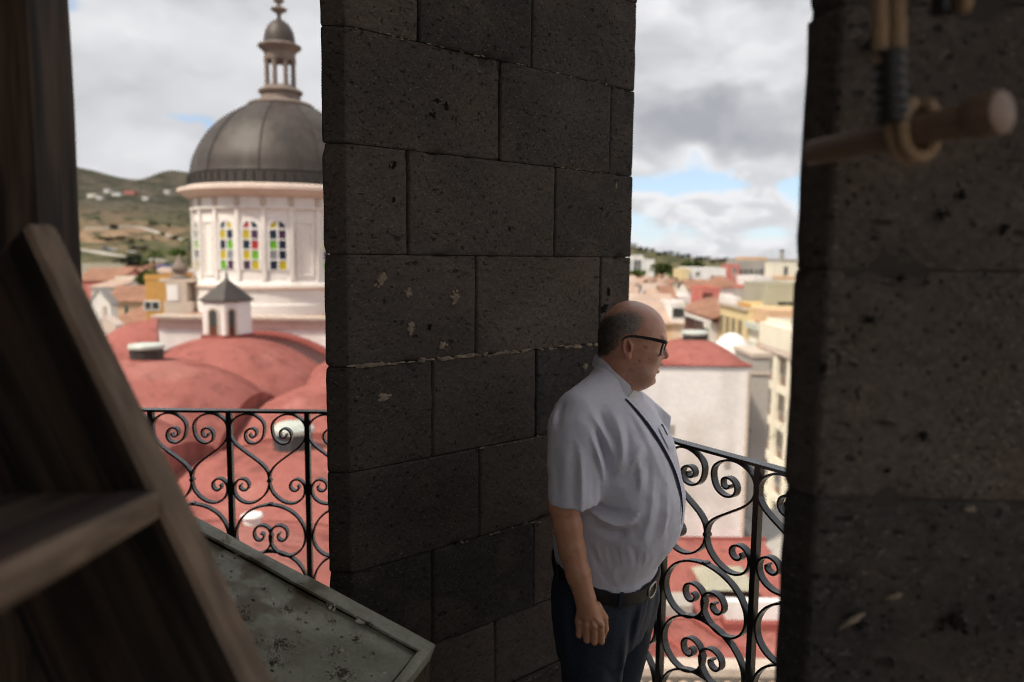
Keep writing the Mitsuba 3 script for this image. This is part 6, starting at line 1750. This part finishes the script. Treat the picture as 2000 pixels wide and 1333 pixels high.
hem_n = np.array([-(hemz1[2] - hemz0[2]), 0, hemz1[0] - hemz0[0]]); hem_n /= np.linalg.norm(hem_n)
slv0, slv1 = P(1122, 838, 1.962), P(1120, 1000, 1.900)
slf0, slf1 = P(1264, 806, 2.31), P(1258, 1000, 2.35)
def sleeve(p, a, b, fa=1.0):
    ab = b - a; t = np.clip(((p - a) @ ab) / (ab @ ab), 0, 1.15)
    q = p - a - t[:, None] * ab
    rx, ry = .0715 - .0080 * t, .066 - .004 * t
    return (np.sqrt((q[:, 0] / rx) ** 2 + (q[:, 1] / ry) ** 2 + (q[:, 2] / .064) ** 2) - 1) * .06
def waist_tilt(p):
    return -.030 * np.clip(((p[:, 0] - P(1190, 1100, TY)[0]) * FC - (p[:, 1] - TY) * FS) / .15, -1.2, 1.2)
def shirt_sd(p):
    d = torso_sd(p)
    d = smin(d, cone(p, P(1190, 746, 2.09), P(1127, 800, 1.975), .047, .052), .03)
    d = smin(d, cone(p, P(1206, 752, TY), P(1256, 784, 2.27), .040, .046), .03)
    s1 = np.maximum(sleeve(p, slv0, slv1), (hemz0 - p) @ hem_n)
    s2 = np.maximum(sleeve(p, slf0, slf1), hemz0[2] - .01 - p[:, 2])
    d = smin(smin(d, s1, .016), s2, .016)
    near = np.clip((2.13 - p[:, 1]) / .06, 0, 1)
    disp = FOLDS(p)
    q = np.stack([p[:, 0] * 15 + p[:, 2] * 4, p[:, 1] * 15, p[:, 2] * 6], 1)
    disp = disp * near + (meshkit.fbm(q, 4, 6) - .5) * .011 + (meshkit.fbm(p * [42, 42, 17], 2, 16) - .5) * .0035
    d = d - disp * np.clip((zpx(745) - p[:, 2]) / .04, 0, 1)
    # neckline and the tuck at the belt
    d = np.maximum(d, p[:, 2] - zpx(722) - (p[:, 0] - P(1200, 722, TY)[0]) * -.85)
    d = np.maximum(d, P(1200, 1100, TY)[2] + waist_tilt(p) - p[:, 2])
    return d
sm = sdf_mesh(shirt_sd, (P(1050, 900, 1.9)[0] - .03, 1.80, P(1200, 1112, TY)[2]), (P(1345, 960, TY)[0] + .03, 2.48, zpx(700)), .0038, smooth=2, band=.012)
def _cloth(p, n, uv):
    w = noise(p.x * 900, p.y * 900, p.z * 120) * .5 + noise(p.x * 120, p.y * 120, p.z * 900) * .5
    return mix((.54, .54, .615), (.66, .66, .74), w)
scene['mat_shirt'] = {'type': 'twosided', 'bsdf': {'type': 'principled', 'base_color': proc(_cloth), 'roughness': .75, 'specular': .25, 'sheen': .4}}
shirt = part(man, 'shirt', sm, 'mat_shirt', smooth=True, label='short sleeved lilac grey clerical shirt')
sv = np.array(sm.vertices); sx2, sy2, sw2 = proj(sv)
def on_shirt(px, py, off=.0015):
    d = np.hypot(sx2 - px, sy2 - py)
    k = np.where(d < 4.5)[0]
    if len(k) == 0: k = np.argsort(d)[:6]
    w = sw2[k].min()
    k = k[sw2[k] < w + .012]
    wt = np.exp(-(d[k] / 2.0) ** 2) + 1e-6
    dep = (sw2[k] * wt).sum() / wt.sum() - off
    d3 = CF + (px - 1000) / FPX * CR + (666.5 - py) / FPX * CU
    return d3 * dep
def band_on_shirt(left, right, m=5, off=.0022, n=46):
    L_, R_ = spline(left, n), spline(right, n)
    g = np.array([[on_shirt(*(l * (1 - t) + r * t), off=off) for t in np.linspace(0, 1, m)] for l, r in zip(L_, R_)])
    from scipy.ndimage import gaussian_filter1d
    g = gaussian_filter1d(g, 1.6, axis=0, mode='nearest')
    return grid_mesh(g)
scene['mat_placket_shade'] = diffuse((.026, .026, .044))  # dark strip colour stands in for the shade in the placket gap
PLK = [(1219, 779), (1236, 797), (1257, 823), (1278, 853), (1297, 885), (1313, 916), (1324, 946), (1330.5, 976), (1332, 1003), (1329, 1030)]
PLK2 = [(x + w, y - 3) for (x, y), w in zip(PLK, (1.2, 3, 4.6, 5.4, 5, 4.4, 3.6, 2.8, 2.0, 1.2))]
part(man, 'placket', band_on_shirt(PLK, PLK2), 'mat_placket_shade', smooth=True, label='dark strip painted as the shadow gap of the shirt placket')
# collar band with the white tab
cb = [P(1191, 742, TY), P(1206, 728, TY)]
def coll(level, off):
    # level 0 lower edge, 1 upper edge
    lo_b, lo_f = P(1160, 714, HY), P(1228, 782, HY)
    up_b, up_f = P(1168, 695, HY), P(1245, 764, HY)
    b, f = lo_b * (1 - level) + up_b * level, lo_f * (1 - level) + up_f * level
    c = (b + f) / 2; u = (f - b) / 2
    n = 72; t = np.arange(n) / n * 2 * math.pi
    wy = (.0785 - .006 * level) + off
    lu = np.linalg.norm(u); u2 = u / lu * (lu + off)
    ct, st = np.cos(t), np.sin(t)
    rr = (np.abs(ct) ** 2.3 + np.abs(st) ** 2.3) ** (-1 / 2.3)
    return c + (ct * rr)[:, None] * u2 - (st * rr)[:, None] * np.array([0, wy, 0]), t
def coll_mesh(t0, t1, off, l0=0.0, l1=1.0):
    rows = []
    for lv, of in ((l0 - .15, off - .002), (l0, off), ((l0 + l1) / 2, off + .0012), (l1, off), (l1, off - .003), (l1 - .3, off - .004)):
        v, t = coll(lv, of)
        rows.append(v)
    g = np.stack(rows, 1)
    tt = (t + math.pi) % (2 * math.pi) - math.pi
    sel = np.where((tt >= t0) & (tt <= t1))[0]; sel = sel[np.argsort(tt[sel])]
    if t1 - t0 > 6: g = np.concatenate([g, g[:1]], 0); return grid_mesh(g)
    return grid_mesh(g[sel])
part(man, 'collar', coll_mesh(-4, 4, .0055), 'mat_shirt', smooth=40, label='stand up clerical collar')
scene['mat_tab'] = diffuse((.82, .82, .82))
part(man, 'collar_tab', coll_mesh(-.35, 1.02, .0072, .10, .97), 'mat_tab', smooth=40, label='white tab in the front of the clerical collar')
# chest pocket with a pen, on his far side
part(man, 'pocket', band_on_shirt([(1286, 834), (1296, 856), (1308, 880)], [(1299, 829), (1310, 850), (1320, 876)], m=6, off=.0035, n=16), 'mat_shirt', smooth=True)
part(man, 'pen', tube([on_shirt(1292.5, 829, .004), on_shirt(1296, 836, .0055), on_shirt(1303, 850, .005)], .0026, 8), 'mat_iron', smooth=True)

# ---- trousers, belt, shoes
zb0, zb1 = P(1200, 1114, TY)[2], P(1200, 1090, TY)[2]
hipn, kneen, ankn = P(1146, 1165, 2.035), P(1166, 1500, 1.985), np.array([P(1166, 1500, 1.985)[0] - .03, 2.0, FLOOR + .09])
hipf, kneef, ankf = P(1226, 1160, 2.235), P(1172, 1480, 2.26), np.array([P(1172, 1480, 2.26)[0] - .03, 2.27, FLOOR + .09])
TF = [([(1262, 1125), (1246, 1190), (1222, 1260)], .006, .010), ([(1274, 1125), (1262, 1180), (1240, 1236)], .006, .008), ([(1282, 1122), (1274, 1170), (1256, 1220)], -.005, .007),
      ([(1215, 1200), (1212, 1270), (1206, 1340)], .007, .012), ([(1190, 1140), (1225, 1160), (1262, 1165)], -.004, .010), ([(1235, 1180), (1226, 1240), (1222, 1300)], -.008, .010), ([(1100, 1130), (1098, 1200), (1110, 1300)], .004, .012), ([(1165, 1260), (1190, 1300), (1205, 1345)], -.004, .012)]
TF = fold_map([(pl(sl(a), 2.02), h_, w__) for a, h_, w__ in TF])
def trous_sd(p):
    pel = np.maximum(torso_sd(p), P(1200, 1235, TY)[2] - p[:, 2])
    ln = smin(cone(p, hipn, kneen, .094, .072), cone(p, kneen, ankn, .072, .058), .02)
    lf = smin(cone(p, hipf, kneef, .094, .072), cone(p, kneef, ankf, .072, .058), .02)
    d = smin(pel, smin(ln, lf, .012), .04)
    disp = TF(p)
    disp *= np.clip((2.2 - p[:, 1]) / .06, 0, 1)
    disp += (meshkit.fbm(p * [14, 14, 6], 4, 26) - .5) * .012
    d = d - disp * np.clip((zb0 - p[:, 2]) / .03, 0, 1)
    return np.maximum(d, np.maximum(p[:, 2] - (zb1 + waist_tilt(p)), FLOOR + .06 - p[:, 2]))
tm = sdf_mesh(trous_sd, (P(1040, 1200, TY)[0] - .06, 1.80, FLOOR + .03), (P(1310, 1200, TY)[0] + .05, 2.46, zb1 + .02), .005, smooth=2, band=.012)
def _denim(p, n, uv):
    return mix((.010, .014, .024), (.022, .030, .050), noise(p.x * 500, p.y * 500, p.z * 160)) * (.7 + .6 * fbm(p.x * 9, p.y * 9, p.z * 5, 3))
scene['mat_trousers'] = {'type': 'twosided', 'bsdf': {'type': 'principled', 'base_color': proc(_denim), 'roughness': .7, 'specular': .3, 'sheen': .5}}
part(man, 'trousers', tm, 'mat_trousers', smooth=True, label='dark navy trousers')
BT = -.030
def belt_ring(z, off): return ring(z, off, 120, BT)
zm_, hh_ = P(1200, 1101, TY)[2] - .004, .0165
g = np.stack([belt_ring(zm_ - hh_, .003), belt_ring(zm_ - hh_, .0085), belt_ring(zm_ - hh_ * .5, .0098), belt_ring(zm_ + hh_ * .5, .0098), belt_ring(zm_ + hh_, .0085), belt_ring(zm_ + hh_, .002)], 1)
scene['mat_belt'] = glossy((.008, .008, .008), .45, specular=.3)
belt = part(man, 'belt', grid_mesh(np.concatenate([g, g[:1]], 0)), 'mat_belt', smooth=45, label='black leather belt')
scene['mat_steel'] = glossy((.55, .52, .47), .25, 1.0)
bo = belt_ring(zm_, .0125); bang = np.arange(120) / 120 * 2 * math.pi
def bpt(t, dz_, off):
    r_ = ring(zm_ + dz_, off, 360, BT); return r_[int(round((t % (2 * math.pi)) / (2 * math.pi) * 360)) % 360]
loop_ = [bpt(a, b, .0125) for a, b in [(.02, -.017), (.30, -.018), (.36, -.012), (.36, .012), (.30, .018), (.02, .018)]]
part(belt, 'buckle', tube(np.array([bpt(a, b, .0125) for a, b in [(.10, -.014), (.20, -.019), (.30, -.017), (.35, -.008), (.36, .006), (.31, .016), (.20, .019), (.10, .015), (.07, .0), (.10, -.014)]]), .0024, 8), 'mat_steel', smooth=True)
for tl in (.95, 2.2, 4.6):
    part(belt, 'belt_loop', ribbon([bpt(tl, -.024, .0075), bpt(tl, -.017, .0115), bpt(tl, .0, .0122), bpt(tl, .017, .0115), bpt(tl, .022, .007)], np.array([FC * -math.sin(tl) - FS * math.cos(tl), -FS * -math.sin(tl) - FC * math.cos(tl), 0.0]), .002, .011), 'mat_trousers', smooth=False)
for an in (ankn, ankf):
    d_ = np.array([FC, -FS, 0]); c = np.array([an[0], an[1], FLOOR])
    l_ = np.array([FS, FC, 0])
    pts = []
    for u, w__, hgt in ((-.075, .030, .03), (-.07, .034, .075), (0, .040, .10), (.06, .044, .085), (.13, .046, .05), (.18, .034, .035), (.20, .015, .02)):
        for s_ in (-1, 1):
            pts += [c + d_ * u + l_ * s_ * w__ + [0, 0, .004], c + d_ * u + l_ * s_ * w__ * .7 + [0, 0, hgt]]
    part(man, 'shoe', hull(pts), 'mat_belt', smooth=40)

# ---- glasses
gl = part(man, 'glasses', cat([
    ribbon(spline([hpt(1214, 666, s_ * 62), hpt(1222, 659.5, s_ * 62), hpt(1233, 657, s_ * 61.5), hpt(1262, 660.5, s_ * 61.5), hpt(1288, 666, s_ * 60.5), hpt(1301.5, 669.5, s_ * 58.5)], 30), np.array([0, 1., 0]), np.linspace(.0042, .0098, 30), .0034)
    for s_ in (-1, 1)]), 'mat_iron', smooth=False, label='black framed glasses')
fdn = hpt(1292.5, 693.5) - hpt(1302, 668); fl = np.linalg.norm(fdn); fdn /= fl
def rim(s_):
    pts = []
    for u, v in ((8, .10), (14, .03), (34, .0), (52, .03), (58, .12), (58, .5), (50, .92), (32, 1.0), (16, .94), (9, .6)):
        b = hpt(1302.5 - .0022 * max(0, u - 10) ** 2, 667.5, s_ * u)
        pts.append(b + fdn * fl * v)
    return np.array(pts)
for s_ in (-1, 1):
    r0 = rim(s_)
    c = spline(np.vstack([r0, r0[:1]]), 60)
    part(gl, 'rim', tube(c, .0027 + .0012 * np.clip(1 - np.linspace(0, 1, 60) * 2.4, 0, 1), 8), 'mat_iron', smooth=True)
    cc = r0.mean(0)
    n_ = len(c) - 1
    lm = trimesh.Trimesh(np.vstack([c[:-1], cc]), [(i, (i + 1) % n_, n_) for i in range(n_)], process=False)
    part(gl, 'lens', lm, 'mat_lens', smooth=False)
part(gl, 'bridge', tube([hpt(1302, 671, -8), hpt(1304, 669.5, 0), hpt(1302, 671, 8)], .0020, 8), 'mat_iron', smooth=True)
scene['mat_lens'] = {'type': 'thindielectric', 'int_ior': 1.45}
print('triangles', sum(len(meshkit.WRITTEN[d['filename']][1]) for d in scene.values() if d.get('type') == 'ply'))
